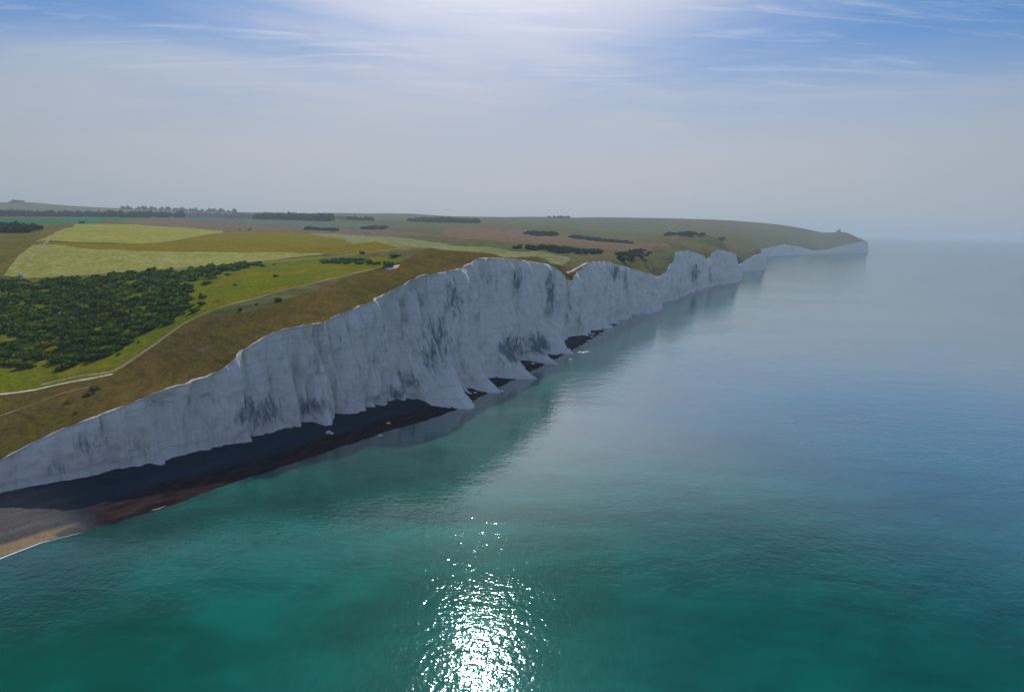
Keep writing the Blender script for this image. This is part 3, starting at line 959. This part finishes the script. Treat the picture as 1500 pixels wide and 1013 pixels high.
def clump(rng, lobes, nleaf, leaf, core=0.78):
    """leafy crown: leaf-sized faces over several lobes round a dark broken core.  lobes = [(x, y, z, rx, ry, rz)]"""
    V, F, T = [], [], []
    vol = np.array([l[3] * l[4] + l[4] * l[5] for l in lobes]); vol = vol / vol.sum()
    for li, (x, y, z, rx, ry, rz) in enumerate(lobes):
        n = max(6, int(nleaf * vol[li]))
        d = rng.normal(size=(n, 3)); d /= np.linalg.norm(d, axis=1, keepdims=True)
        d[:, 2] = np.where(d[:, 2] < -0.25, -d[:, 2], d[:, 2])
        c = np.array([x, y, z]) + d * np.array([rx, ry, rz]) * rng.uniform(.80, 1.12, (n, 1))
        nrm = d + rng.normal(0, .45, (n, 3)); nrm /= np.linalg.norm(nrm, axis=1, keepdims=True)
        ref = np.tile([0.0, 0.0, 1.0], (n, 1)); ref[np.abs(nrm[:, 2]) > .9] = (1, 0, 0)
        a = np.cross(nrm, ref); a /= np.linalg.norm(a, axis=1, keepdims=True)
        b_ = np.cross(nrm, a)
        th = rng.uniform(0, 6.28, (n, 1))
        a, b_ = a * np.cos(th) + b_ * np.sin(th), b_ * np.cos(th) - a * np.sin(th)
        sz = leaf * rng.uniform(.6, 1.35, (n, 1))
        base = sum(len(q) for q in V)
        V.append(np.stack([c - a * sz, c - b_ * sz * .6, c + a * sz, c + b_ * sz * .6 + nrm * sz * .2], 1).reshape(-1, 3))
        F += [(base + 4 * k, base + 4 * k + 1, base + 4 * k + 2, base + 4 * k + 3) for k in range(n)]
        T.append(np.repeat(np.clip(rng.normal(.35, .22, n) + .18 * d[:, 2], 0, .999), 4))
        # core: 6 x 4 lumpy dome
        base = sum(len(q) for q in V)
        ring = []
        for j, ph in enumerate((-.25, .25, .75, 1.2)):
            for k in range(6):
                r_ = core * rng.uniform(.86, 1.05)
                ring.append((x + rx * r_ * math.cos(ph) * math.cos(k * 1.0472), y + ry * r_ * math.cos(ph) * math.sin(k * 1.0472), z + rz * r_ * math.sin(ph)))
        ring.append((x, y, z + rz * core))
        V.append(np.array(ring)); T.append(np.full(25, .05))
        for j in range(3):
            for k in range(6):
                F.append((base + j * 6 + k, base + j * 6 + (k + 1) % 6, base + j * 6 + 6 + (k + 1) % 6, base + j * 6 + 6 + k))
        for k in range(6):
            F.append((base + 18 + k, base + 18 + (k + 1) % 6, base + 24))
    return np.vstack(V), F, np.concatenate(T)


def bush_lobes(rng, r, h, n):
    L = [(0, 0, h * .35, r * .72, r * .72, h * .62)]
    for k in range(n - 1):
        a = rng.uniform(0, 6.28); q = r * rng.uniform(.35, .62); s_ = rng.uniform(.36, .6)
        L.append((math.cos(a) * q, math.sin(a) * q, h * rng.uniform(.22, .5), r * s_, r * s_, h * rng.uniform(.35, .55)))
    return L


def mesh_data(name, V, F, T, mat):
    o = mesh_obj(name, V, F, [mat], smooth=False)
    attr(o, 'tint', T)
    me = o.data
    bpy.data.objects.remove(o)
    return me


def stuff_mass(name, places, mat, label, cat, nleaf=36, leaf=.55, lobes=3, flat=.75):
    """many crowns that read as one mass: places = [(x, y, z, radius)]"""
    rng = np.random.default_rng(len(places) + 5)
    protos = [clump(rng, bush_lobes(rng, 1.0, flat * 1.35, lobes), nleaf, leaf) for _ in range(7)]
    V, F, T, base = [], [], [], 0
    for k, (x, y, z, r_) in enumerate(places):
        v, f, t = protos[int(rng.integers(7))]
        a = rng.uniform(0, 6.28); c, s_ = math.cos(a), math.sin(a)
        w = np.stack([(v[:, 0] * c - v[:, 1] * s_) * r_ + x, (v[:, 0] * s_ + v[:, 1] * c) * r_ + y, v[:, 2] * r_ * rng.uniform(.75, 1.25) + z - .12 * r_], -1)
        V.append(w); T.append(np.clip(t * .6 + rng.uniform(-.15, .62), 0, .999))
        F.append([tuple(i + base for i in q) for q in f]); base += len(v)
    o = mesh_obj(name, np.vstack(V), [q for fl in F for q in fl], [mat], smooth=False)
    attr(o, 'tint', np.concatenate(T))
    tag(o, label, cat, kind='stuff')
    return o


def scatter(poly_px, spacing, rng, smin=None):
    a = np.array(poly_px, float)
    w = on_land(a[:, 0], a[:, 1], smin)
    lo, hi = w.min(0), w.max(0)
    n = int((hi - lo).prod() / spacing ** 2)
    p = rng.uniform(lo, hi, (n, 2))
    return p[in_poly(p[:, 0], p[:, 1], w)]


# the thicket above the clifftop path
SCRUB = [(-60, 414), (0, 410), (60, 409), (130, 406), (200, 400), (270, 397), (330, 392), (372, 388), (350, 393), (300, 401), (285, 412), (262, 424), (250, 436), (278, 444), (270, 458), (240, 474), (205, 492), (180, 513), (150, 526), (100, 533), (50, 528), (0, 536), (-60, 545)]
rng = np.random.default_rng(3)
sp = scatter(SCRUB, 3.5, rng)
ew = densify(on_land(*np.array(SCRUB[4:], float).T), .01)
ew = np.repeat(ew, 3, 0) + rng.normal(0, 8.0, (len(ew) * 3, 2))
sp = np.vstack([sp, ew])
gap = vnoise(sp[:, 0] / 24.0, sp[:, 1] / 24.0, 2.0, 3)
sp = sp[gap > -0.30]
sp = sp[np.argsort(np.hypot(sp[:, 0], sp[:, 1]))]
bush_meshes = []
for k in range(6):
    v, f, t = clump(rng, bush_lobes(rng, 1.0, 1.0, 5), 120, .20)
    bush_meshes.append(mesh_data('bush', v, f, t, M_SCRUB))
NB = 300
vis = [p for p in sp if 0 < project(p[0], p[1], gz(*p) + 1)[0] < 1500]
front, rest = vis[:NB], vis[NB:]
rest += [p for p in sp if not (0 < project(p[0], p[1], gz(*p) + 1)[0] < 1500)]


def bush(loc, r_, h_, name='bush', k=None):
    o = bpy.data.objects.new(name, bush_meshes[int(rng.integers(6)) if k is None else k])
    COL.objects.link(o)
    o.location = (loc[0], loc[1], loc[2] - .1 * h_)
    o.scale = (r_, r_ * rng.uniform(.85, 1.15), h_)
    o.rotation_euler = (0, 0, rng.uniform(0, 6.28))
    return o


for p in front:
    r_ = rng.choice([1.5, 2.2, 3.0, 4.2]) * rng.uniform(.85, 1.15)
    o = bush((p[0], p[1], gz(*p)), r_, r_ * rng.uniform(.5, .95))
    tag(o, 'dark green bush in the lower part of the dense thicket beside the path', 'bush', 'bushes along the lower side of the thicket')
stuff_mass('thicket', [(p[0], p[1], gz(*p), float(rng.choice([1.5, 2.2, 3.2, 4.6])) * rng.uniform(.85, 1.15)) for p in rest], M_SCRUB,
           'dense dark green thicket covering the slope below the mown field', 'thicket', nleaf=44, leaf=.26, lobes=4, flat=.55)

SINGLES = [  # px, py, radius, height share, label
    (408, 440, 2.6, .55, 'dark bush on the yellow grass just below the dirt path'),
    (376, 446, 1.4, .55, 'small dark bush between the dirt path and the larger bush'),
    (351, 455, 1.7, .95, 'compact round dark bush left of the two walkers'),
    (530, 372, 3.0, .8, 'single bush on the farm track far above the pasture'),
    (578, 376.5, 6.5, .35, 'low dark oval bush on the brown brow'),
    (567, 386, 3.0, .5, 'small dark bush right of the bush row, above the white chalk patch'),
    (571, 390, 4.5, .6, 'larger bush touching the white chalk patch'),
    (405, 405, 2.6, .5, 'bluish bush alone in the middle of the pasture'),
    (301, 416, 4.0, .5, 'pale grey green bush at the right edge of the thicket'),
    (333, 403, 2.5, .5, 'small bush in the pasture above the grey green one'),
    (344, 418, 1.8, .5, 'small dark bush in the pasture right of the thicket edge'),
    (296, 446, 3.4, .5, 'low bush at the thicket edge where the path bends'),
    (140, 570, 3.2, .25, 'low dark gorse mat on the turf below the white path'),
    (130, 578, 3.6, .22, 'lower of the two gorse mats on the brown turf'),
    (101, 589, 2.2, .25, 'small yellowish gorse mat nearer the cliff edge'),
    (366, 330 + 7.6, 6.0, .6, 'dark bush on the skyline edge of the upper mown field'),
    (352, 337, 4.0, .6, 'smaller bush left of the one on the mown field edge'),
    (112, 605, 1.6, .3, 'tiny dark tuft between the gorse mats and the cliff edge'),
]
for px, py, r_, hs, lb in SINGLES:
    p = land3(px, py)
    o = bush(p, r_, r_ * hs * 1.2)
    tag(o, lb, 'bush')

ROW = [(462, 380), (480, 382), (500, 380.5), (530, 382), (557, 386), (556, 389), (530, 388.5), (500, 387), (475, 385)]
rp = scatter(ROW, 5.0, rng)
for p in rp[:40]:
    r_ = rng.uniform(2.2, 4.0)
    tag(bush((p[0], p[1], gz(*p)), r_, r_ * .7), 'dark bush in the long row at the head of the pasture', 'bush', 'row of bushes at the head of the pasture')

MASSES = [  # name, outline px, spacing, radius lo/hi, flat, label, nearest distance
    ('copse', [(-60, 340), (0, 341), (40, 341.5), (58, 338), (62, 335.5), (40, 334.2), (0, 333.5), (-60, 333)], 7, 4, 6.5, 1.0, 'dark copse at the left edge above the rough grass', None),
    ('thicket', [(527, 335), (545, 336.5), (568, 334.5), (566, 333.2), (545, 332.8)], 13, 6, 9, .6, 'oval dark thicket on the pinkish slope', None),
    ('thicket', [(446, 337), (470, 337.6), (500, 339), (498, 337.5), (470, 335.2), (450, 334.2)], 12, 5, 8, .6, 'broken dark thicket left of the oval one', None),
    ('thicket', [(768, 342.5), (790, 345.5), (815, 345.8), (816, 343.5), (790, 341.8), (775, 340.5)], 11, 6, 9, .7, 'blue dark thicket on the skyline slope above the first notch', None),
    ('thicket', [(832, 348.5), (862, 352), (900, 355), (925, 357), (922, 354.5), (880, 351), (845, 346.5)], 11, 5, 8, .6, 'line of dark scrub crossing the slope beyond the second cliff', None),
    ('thicket', [(750, 364), (790, 367), (840, 372), (880, 373), (878, 369.5), (830, 366.5), (780, 362.5)], 7, 3, 5, .6, 'dark scrub band in the hollow behind the first brow', None),
    ('thicket', [(905, 378), (925, 384), (945, 381), (952, 371), (945, 365), (925, 367), (908, 372)], 8, 3, 5, .5, 'scrubby bank above the second notch', None),
    ('woodland', [(610, 324.5), (650, 325), (700, 326.5), (698, 325), (650, 322.8), (615, 322.6)], 18, 8, 12, .9, 'faint hazy wood below the central skyline', None),
    ('woodland', [(485, 319.5), (520, 321.5), (545, 323.2), (545, 322), (520, 319.8), (488, 318)], 16, 8, 12, .9, 'pale tapering wood right of the dark block', None),
    ('woodland', [(975, 345), (1020, 350), (1060, 352), (1058, 349), (1020, 346), (980, 341.5)], 15, 6, 9, .6, 'blue green scrub on the slope behind the third cliff', None),
    ('copse', [(17, 297.6), (33, 297.4), (34, 296.4), (18, 296.6)], 26, 14, 20, .8, 'small hilltop copse on the far left skyline', None),
]
for nm, px, spc, r0, r1, fl, lb, sm in MASSES:
    p = scatter(px, spc, rng, sm)
    if len(p) < 3:
        q = np.array(px, float); p = on_land(q[:, 0], q[:, 1])
    if len(p) > 700:
        p = p[rng.permutation(len(p))[:700]]
    stuff_mass(nm, [(x, y, gz(x, y), rng.uniform(r0, r1)) for x, y in p], M_WOOD, lb, nm, nleaf=46, leaf=.24, lobes=4, flat=fl)
# woods and skyline trees: rows of crowns standing on the ground that shows at their feet
ROWS = [  # name, label, (x0, x1, step), foot row at x0 and x1, rows deep, crown radius lo/hi, flatness
    ('woodland', 'long blue green wood behind the emerald field', (-220, 250, 3.2), (315.5, 318.8), 5, 8, 13, 1.25),
    ('woodland', 'dark wood block at the back of the grey green field', (258, 486, 2.6), (318.6, 324.0), 6, 8, 15, 1.35),
    ('woodland', 'pale tapering wood right of the dark block', (486, 548, 3.0), (321.0, 324.0), 3, 7, 11, 1.1),
    ('woodland', 'faint hazy wood below the central skyline', (600, 700, 3.5), (324.5, 327.0), 3, 8, 12, .9),
    ('skyline_trees', 'ragged trees along the left skyline above the woods', (178, 345, 5.0), (306.8, 311.8), 1, 12, 22, 1.1),
    ('skyline_trees', 'thin row of trees on the central skyline', (806, 836, 3.5), (319.6, 319.8), 1, 8, 16, 1.0),
]
for nm, lb, (x0, x1, st), (ya, yb), deep, r0, r1, fl in ROWS:
    pl = []
    for x in np.arange(x0, x1, st):
        y = ya + (yb - ya) * (x - x0) / (x1 - x0)
        q = land3(x, y)
        for k in range(deep):
            f_ = 1 + .012 * k
            X, Y = q[0] * f_ + rng.uniform(-6, 6), q[1] * f_ + rng.uniform(-8, 8)
            pl.append((X, Y, gz(X, Y), rng.uniform(r0, r1)))
    stuff_mass(nm, pl, M_WOOD, lb, 'woodland' if nm == 'woodland' else 'trees', nleaf=46, leaf=.24, lobes=4, flat=fl)

# ------------------------------------------------------------------ boxes, prisms and lathes for the small built things


def box_bm(bm, x0, x1, y0, y1, z0, z1):
    vs_ = [bm.verts.new(p) for p in ((x0, y0, z0), (x1, y0, z0), (x1, y1, z0), (x0, y1, z0), (x0, y0, z1), (x1, y0, z1), (x1, y1, z1), (x0, y1, z1))]
    for f in ((0, 3, 2, 1), (4, 5, 6, 7), (0, 1, 5, 4), (1, 2, 6, 5), (2, 3, 7, 6), (3, 0, 4, 7)):
        bm.faces.new([vs_[i] for i in f])


def bm_part(name, parent, mat, fill, bevel=0.0, smooth=False):
    bm = bmesh.new()
    fill(bm)
    if bevel:
        bmesh.ops.bevel(bm, geom=list(bm.edges), offset=bevel, segments=2, affect='EDGES')
    bmesh.ops.recalc_face_normals(bm, faces=bm.faces)
    me = bpy.data.meshes.new(name)
    bm.to_mesh(me); bm.free()
    me.materials.append(mat)
    me.polygons.foreach_set('use_smooth', np.full(len(me.polygons), smooth))
    o = bpy.data.objects.new(name, me)
    COL.objects.link(o)
    o.parent = parent
    return o


def prism_bm(bm, prof, y0, y1):
    a = [bm.verts.new((x, y0, z)) for x, z in prof]; b_ = [bm.verts.new((x, y1, z)) for x, z in prof]
    n = len(prof)
    bm.faces.new(a[::-1]); bm.faces.new(b_)
    for i in range(n):
        bm.faces.new((a[i], a[(i + 1) % n], b_[(i + 1) % n], b_[i]))


def lathe_bm(bm, prof, n=20, cx=0.0, cy=0.0):
    rings = [[bm.verts.new((cx + r_ * math.cos(6.2832 * k / n), cy + r_ * math.sin(6.2832 * k / n), z)) for k in range(n)] for r_, z in prof]
    for a, b_ in zip(rings[:-1], rings[1:]):
        for k in range(n):
            bm.faces.new((a[k], a[(k + 1) % n], b_[(k + 1) % n], b_[k]))
    bm.faces.new(rings[-1]); bm.faces.new(rings[0][::-1])


M_VAN = plain('white_paint', (.78, .78, .77), .35, .5, vary=.03)
M_GLASS = plain('dark_glass', (.015, .02, .028), .08, .6, vary=.05)
M_TYRE = plain('tyre', (.02, .02, .02))
M_RIM = plain('wheel_rim', (.45, .45, .46), .4, .5, metal=.6)
M_LAMP = plain('lamp_glass', (.7, .68, .6), .2, .5)
M_RED = plain('tail_lamp', (.35, .02, .02), .3, .5)
M_STONE = plain('granite', (.36, .34, .31))
M_SLATE = plain('slate', (.10, .105, .115))
M_TILE = plain('red_tile', (.24, .10, .065))
M_RENDER = plain('white_render', (.74, .73, .70))
M_BRICK = plain('brick', (.27, .17, .12))
M_TIMBER = plain('tarred_timber', (.045, .042, .04))


def make_van(p, rz):
    t = empty('parked_van', p, rz)
    tag(t, 'white van parked at the near corner of the large mown field', 'van')
    side = [(-2.6, .45), (2.35, .45), (2.6, .65), (2.58, 1.05), (1.75, 1.28), (1.15, 2.05), (.8, 2.18), (-2.45, 2.2), (-2.6, 2.0)]
    bm_part('body', t, M_VAN, lambda b: prism_bm(b, side, -.95, .95), .06)
    bm_part('windscreen', t, M_GLASS, lambda b: prism_bm(b, [(1.74, 1.34), (1.80, 1.36), (1.24, 2.04), (1.18, 2.03)], -.78, .78))
    for s_ in (-1, 1):
        y0, y1 = sorted((s_ * .945, s_ * .965))
        bm_part('side_window', t, M_GLASS, lambda b: prism_bm(b, [(.25, 1.32), (1.5, 1.32), (1.0, 1.92), (.25, 1.92)], y0, y1))
        bm_part('side_window', t, M_GLASS, lambda b: prism_bm(b, [(-1.6, 1.32), (.1, 1.32), (.1, 1.92), (-1.6, 1.92)], y0, y1))
        bm_part('headlight', t, M_LAMP, lambda b: box_bm(b, 2.5, 2.63, s_ * .72 - .16, s_ * .72 + .16, .78, .98), .02)
        bm_part('tail_light', t, M_RED, lambda b: box_bm(b, -2.64, -2.56, s_ * .82 - .08, s_ * .82 + .08, .9, 1.4), .02)
        for x in (-1.65, 1.65):
            w = bm_part('wheel', t, M_TYRE, lambda b: lathe_bm(b, [(.30, -.12), (.35, -.09), (.35, .09), (.30, .12)], 18))
            w.location = (x, s_ * .86, .35); w.rotation_euler = (math.pi / 2, 0, 0)
            bm_part('rim', w, M_RIM, lambda b: lathe_bm(b, [(.2, -.126), (.2, .126)], 14))
    bm_part('bumper', t, M_TIMBER, lambda b: box_bm(b, 2.5, 2.68, -.9, .9, .42, .62), .03)


p = land3(31, 404.5)
make_van(p, R(-25))


def make_house(name, p, rz, L, W, hh, roof_h, mw, mr, label, cat, chimney=True, windows=3):
    t = empty(name, p, rz)
    tag(t, label, cat)
    bm_part('wall', t, mw, lambda b: prism_bm(b, [(-W / 2, -.6), (W / 2, -.6), (W / 2, hh), (0, hh + roof_h - .12), (-W / 2, hh)], -L / 2, L / 2))
    ov = .35
    rf = bm_part('roof', t, mr, lambda b: prism_bm(b, [(-W / 2 - ov, hh - ov * roof_h / (W / 2)), (0, hh + roof_h), (W / 2 + ov, hh - ov * roof_h / (W / 2)), (W / 2 + ov, hh - ov * roof_h / (W / 2) + .2), (0, hh + roof_h + .22), (-W / 2 - ov, hh - ov * roof_h / (W / 2) + .2)], -L / 2 - .3, L / 2 + .3))
    if chimney:
        bm_part('chimney', rf, M_BRICK, lambda b: box_bm(b, -.4, .4, L / 2 - 1.6, L / 2 - .7, hh + roof_h - .5, hh + roof_h + 1.3))
    for s_ in (-1, 1):
        for k in range(windows):
            y = (k - (windows - 1) / 2) * L / windows
            x0, x1 = sorted((s_ * W / 2, s_ * (W / 2 + .05)))
            bm_part('window', t, M_GLASS, lambda b: box_bm(b, x0, x1, y - .55, y + .55, hh * .35, hh * .8))
    bm_part('door', t, M_TIMBER, lambda b: box_bm(b, -.55, .55, -L / 2 - .06, -L / 2, 0, 2.0))


make_house('farmhouse', land3(346, 320.6), R(70), 16, 9, 5, 3, M_RENDER, M_SLATE, 'white farmhouse in front of the dark wood', 'house')
make_house('farm_building', land3(335, 320.2), R(80), 20, 10, 4.5, 3.5, M_BRICK, M_TILE, 'brown brick farm building left of the white farmhouse', 'building')
make_house('barn', land3(320, 319.8), R(75), 18, 10, 5, 3.5, M_BRICK, M_SLATE, 'long grey roofed barn farthest left at the farm', 'barn', chimney=False)
make_house('field_shed', land3(120, 327.2), R(80), 9, 5, 2.8, 1.6, M_TIMBER, M_SLATE, 'small black timber shed between emerald crop and mown field', 'shed', chimney=False, windows=1)
make_house('hut', land3(536, 343.8), R(65), 6, 4, 2.6, 1.3, M_RENDER, M_SLATE, 'small white hut at the edge of the pale field strip', 'hut', chimney=False, windows=1)


def make_lighthouse(p):
    t = empty('lighthouse', p, R(15))
    tag(t, 'old stone lighthouse alone on the far headland hill', 'lighthouse')
    tw = bm_part('tower', t, M_STONE, lambda b: lathe_bm(b, [(4.6, -1.5), (4.3, 1), (3.7, 11.5), (4.2, 12.0), (4.2, 12.6)], 24), smooth=False)
    for z in (4.0, 8.0):
        bm_part('window', tw, M_GLASS, lambda b: box_bm(b, -.5, .5, -4.35, -3.6, z, z + 1.3))
    ln = bm_part('lantern', t, M_GLASS, lambda b: lathe_bm(b, [(2.6, 12.6), (2.6, 15.2)], 16))
    bm_part('lantern_roof', ln, M_SLATE, lambda b: lathe_bm(b, [(2.9, 15.2), (1.8, 16.3), (.25, 17.0), (.2, 18.0)], 16))
    bm_part('gallery_rail', t, M_VAN, lambda b: lathe_bm(b, [(4.15, 12.6), (4.15, 13.6), (4.05, 13.6), (4.05, 12.6)], 24))
    w = bm_part('house_wall', t, M_STONE, lambda b: prism_bm(b, [(-5.0, -1.5), (5.0, -1.5), (5.0, 6), (0, 9.4), (-5.0, 6)], 3.2, 19))
    bm_part('roof', t, M_SLATE, lambda b: prism_bm(b, [(-5.5, 5.65), (0, 9.45), (5.5, 5.65), (5.5, 5.95), (0, 9.75), (-5.5, 5.95)], 3.0, 19.4))
    for k in range(4):
        for s_ in (-1, 1):
            x0, x1 = sorted((s_ * 5.0, s_ * 5.06))
            bm_part('window', w, M_GLASS, lambda b: box_bm(b, x0, x1, 5 + k * 3.6, 6.2 + k * 3.6, 1.6, 3.4))


lp = None
for yy in np.arange(338.0, 346.0, .25):
    h_ = BVH.ray_cast(Vector((0, 0, H)), Vector(ray(1230, yy)))
    if h_[0] is not None and 3300 < h_[0].y < 4100:
        lp = np.array(h_[0]); break
if lp is None:
    q = on_land(1230, 341)[0]; lp = np.array([q[0], q[1], gz(*q)])
make_lighthouse(lp)

# ------------------------------------------------------------------ two walkers
M_SKIN = plain('skin', (.45, .28, .20), .6)
M_PALE = plain('pale_jacket', (.62, .62, .60))
M_DARK = plain('dark_jacket', (.02, .025, .04))
M_JEANS = plain('jeans', (.05, .07, .12))
M_HAIR = plain('hair', (.05, .032, .02))


def make_person(p, rz, jacket, label):
    J = [((0, 0, .95), .13), ((0, 0, 1.15), .135), ((0, 0, 1.38), .15), ((0, .0, 1.50), .06), ((0, .01, 1.62), .095), ((0, .015, 1.72), .085),
         ((.10, 0, .90), .095), ((.11, .03, .50), .065), ((.11, -.02, .09), .045), ((.11, .12, .04), .04),
         ((-.10, 0, .90), .095), ((-.12, -.06, .50), .065), ((-.12, -.16, .10), .045), ((-.12, -.03, .04), .04),
         ((.19, 0, 1.40), .065), ((.25, -.02, 1.12), .05), ((.23, .08, .88), .038), ((.23, .10, .78), .035),
         ((-.19, 0, 1.40), .065), ((-.25, .02, 1.12), .05), ((-.23, .14, .92), .038), ((-.23, .18, .83), .035)]
    E = [(0, 1), (1, 2), (2, 3), (3, 4), (4, 5), (0, 6), (6, 7), (7, 8), (8, 9), (0, 10), (10, 11), (11, 12), (12, 13), (2, 14), (14, 15), (15, 16), (16, 17), (2, 18), (18, 19), (19, 20), (20, 21)]
    me = bpy.data.meshes.new('person')
    me.from_pydata([j[0] for j in J], E, [])
    o = bpy.data.objects.new('person', me)
    COL.objects.link(o)
    sk = o.modifiers.new('skin', 'SKIN')
    for i, (_, r_) in enumerate(J):
        me.skin_vertices[0].data[i].radius = (r_, r_)
    me.skin_vertices[0].data[0].use_root = True
    sub = o.modifiers.new('sub', 'SUBSURF'); sub.levels = sub.render_levels = 1
    dg = bpy.context.evaluated_depsgraph_get()
    fin = bpy.data.meshes.new_from_object(o.evaluated_get(dg))
    o.modifiers.clear()
    o.data = fin
    fin.materials.clear()
    for m in (jacket, M_JEANS, M_SKIN, M_HAIR):
        fin.materials.append(m)
    for f in fin.polygons:
        c = f.center
        f.material_index = 3 if (c.z > 1.68 or (c.z > 1.56 and c.y < -.02)) else 2 if (c.z > 1.47 or (abs(c.x) > .18 and c.z < .90 and c.z > .7)) else 1 if c.z < .93 and abs(c.x) < .2 else 0
    o.location = p; o.rotation_euler = (0, 0, rz)
    tag(o, label, 'person')


q = land3(368, 463.5)
make_person((q[0], q[1], gz(q[0], q[1])), R(40), M_PALE, 'person in a pale jacket standing on the brown turf')
make_person((q[0] + .8, q[1] - .3, gz(q[0] + .8, q[1] - .3)), R(-60), M_DARK, 'person in dark clothes beside the one in a pale jacket')

# ------------------------------------------------------------------ fallen chalk and surf
M_FOAM, ntf, bf = new_mat('foam')
bf.inputs['Base Color'].default_value = (.82, .84, .84, 1)
M_BOULDER = plain('chalk_boulder', (.62, .63, .62), .95, .1, vary=.2, scale=1.2)


def boulder(loc, r_, label, group=None):
    bm = bmesh.new()
    bmesh.ops.create_icosphere(bm, subdivisions=2, radius=1.0)
    sd = rng.uniform(0, 50)
    for v_ in bm.verts:
        k = 1 + .38 * mnoise.noise(v_.co * 1.3 + Vector((sd, 0, 0))) + .15 * mnoise.noise(v_.co * 3.1 + Vector((0, sd, 0)))
        v_.co = Vector((v_.co.x * k * r_ * 1.25, v_.co.y * k * r_, v_.co.z * k * r_ * .75))
    me = bpy.data.meshes.new('chalk_boulder')
    bm.to_mesh(me); bm.free()
    me.materials.append(M_BOULDER)
    o = bpy.data.objects.new('chalk_boulder', me)
    COL.objects.link(o)
    o.location = loc; o.rotation_euler = (0, 0, rng.uniform(0, 6))
    tag(o, label, 'boulder', group)


for px, py, z, r_, lb in ((481, 633, 2.6, 1.0, 'white boulder at the foot of the small spur above the shingle'), (486, 634.5, 2.4, .7, 'smaller white boulder right beside the spur foot'),
                          (569, 620, .7, 1.0, 'lone white boulder on the brown rock shelf'), (557, 638, .1, 1.1, 'white boulder at the waterline of the rock shelf'),
                          (849, 517, .2, 1.8, 'white boulder in the surf at the last tall fin'), (735, 573, .6, 1.2, 'boulder beside the tip of the second tall fin'),
                          (836, 527, .1, 1.3, 'boulder in the water between the last two fins')):
    gx_, gy_ = ground(px, py, z)
    boulder((float(gx_), float(gy_), z), r_, lb)
for k in range(14):
    px = rng.uniform(856, 896); py = 497 - (px - 852) * .36 + rng.uniform(-2, 6)
    gx_, gy_ = ground(px, py, .6)
    boulder((float(gx_), float(gy_), .5), rng.uniform(.5, 1.3), 'chalk boulder on the small dark beach below the second cliff', 'boulders on the small dark beach')


for k in range(16):
    f_ = FINS[4 + k % 5]
    i_ = int(np.searchsorted(SS, f_[0] + rng.uniform(-14, 14)))
    q_ = cxy[i_] - INL[i_] * rng.uniform(5, 16)
    boulder((q_[0], q_[1], .8), rng.uniform(.6, 1.5), 'fallen chalk block on the dark shingle between the tall fins', 'chalk blocks between the fins')


def foam_strip(name, line, w0, w1, label):
    line = densify(np.array(line, float), .004, closed=False)
    t = np.gradient(line, axis=0); t /= np.linalg.norm(t, axis=1, keepdims=True)
    n = np.stack([-t[:, 1], t[:, 0]], -1)
    nz = vnoise(line[:, 0] / 3.0, line[:, 1] / 3.0, 7.0, 4)
    a = np.clip(w0 + (w1 - w0) * (nz + .4), .05, 9)[:, None]
    V = np.vstack([np.column_stack([line + n * a * .5, np.full(len(line), .10)]), np.column_stack([line, np.full(len(line), .16)]), np.column_stack([line - n * a * .5, np.full(len(line), .05)])])
    m = len(line)
    F = [(i, i + 1, m + i + 1, m + i) for i in range(m - 1)] + [(m + i, m + i + 1, 2 * m + i + 1, 2 * m + i) for i in range(m - 1)]
    o = mesh_obj(name, V, F, [M_FOAM])
    tag(o, label, 'foam', kind='stuff')


foam_strip('surf_foam', wl[2:6] + np.array([.6, -.8]), .02, .7, 'thin white wash along the sunlit end of the beach')
foam_strip('surf_foam', np.stack(ground(np.array([846, 850, 856, 862]), np.array([518, 517, 515.5, 514.5]), 0.0), -1), .8, 3.0, 'white surf at the tip of the last tall fin')
foam_strip('surf_foam', np.stack(ground(np.array([222, 232, 242]), np.array([747.5, 745, 741.5]), 0.0), -1), .1, .7, 'short fleck of foam at the edge of the rock shelf')

# ------------------------------------------------------------------ haze
def build_haze(density):
    a, zb, zt = 30600.0, -6.0, 250.0
    v = [(x, y, z) for z in (zb, zt) for x, y in ((-a, -a), (a, -a), (a, a), (-a, a))]
    f = [(0, 3, 2, 1), (4, 5, 6, 7), (0, 1, 5, 4), (1, 2, 6, 5), (2, 3, 7, 6), (3, 0, 4, 7)]
    m = bpy.data.materials.new('haze_air')
    m.use_nodes = True
    nt = m.node_tree
    nt.nodes.clear()
    out_ = N(nt, 'ShaderNodeOutputMaterial')
    pv = N(nt, 'ShaderNodeVolumePrincipled')
    pv.inputs['Color'].default_value = (0.44, 0.545, 0.68, 1)
    pv.inputs['Density'].default_value = density
    pv.inputs['Anisotropy'].default_value = 0.2
    nt.links.new(pv.outputs[0], out_.inputs['Volume'])
    m.cycles.homogeneous_volume = True
    o = mesh_obj('haze', v, f, [m], smooth=False)
    tag(o, 'thin pale blue sea haze over the whole coast', 'haze', kind='stuff')


build_haze(1.05e-4)
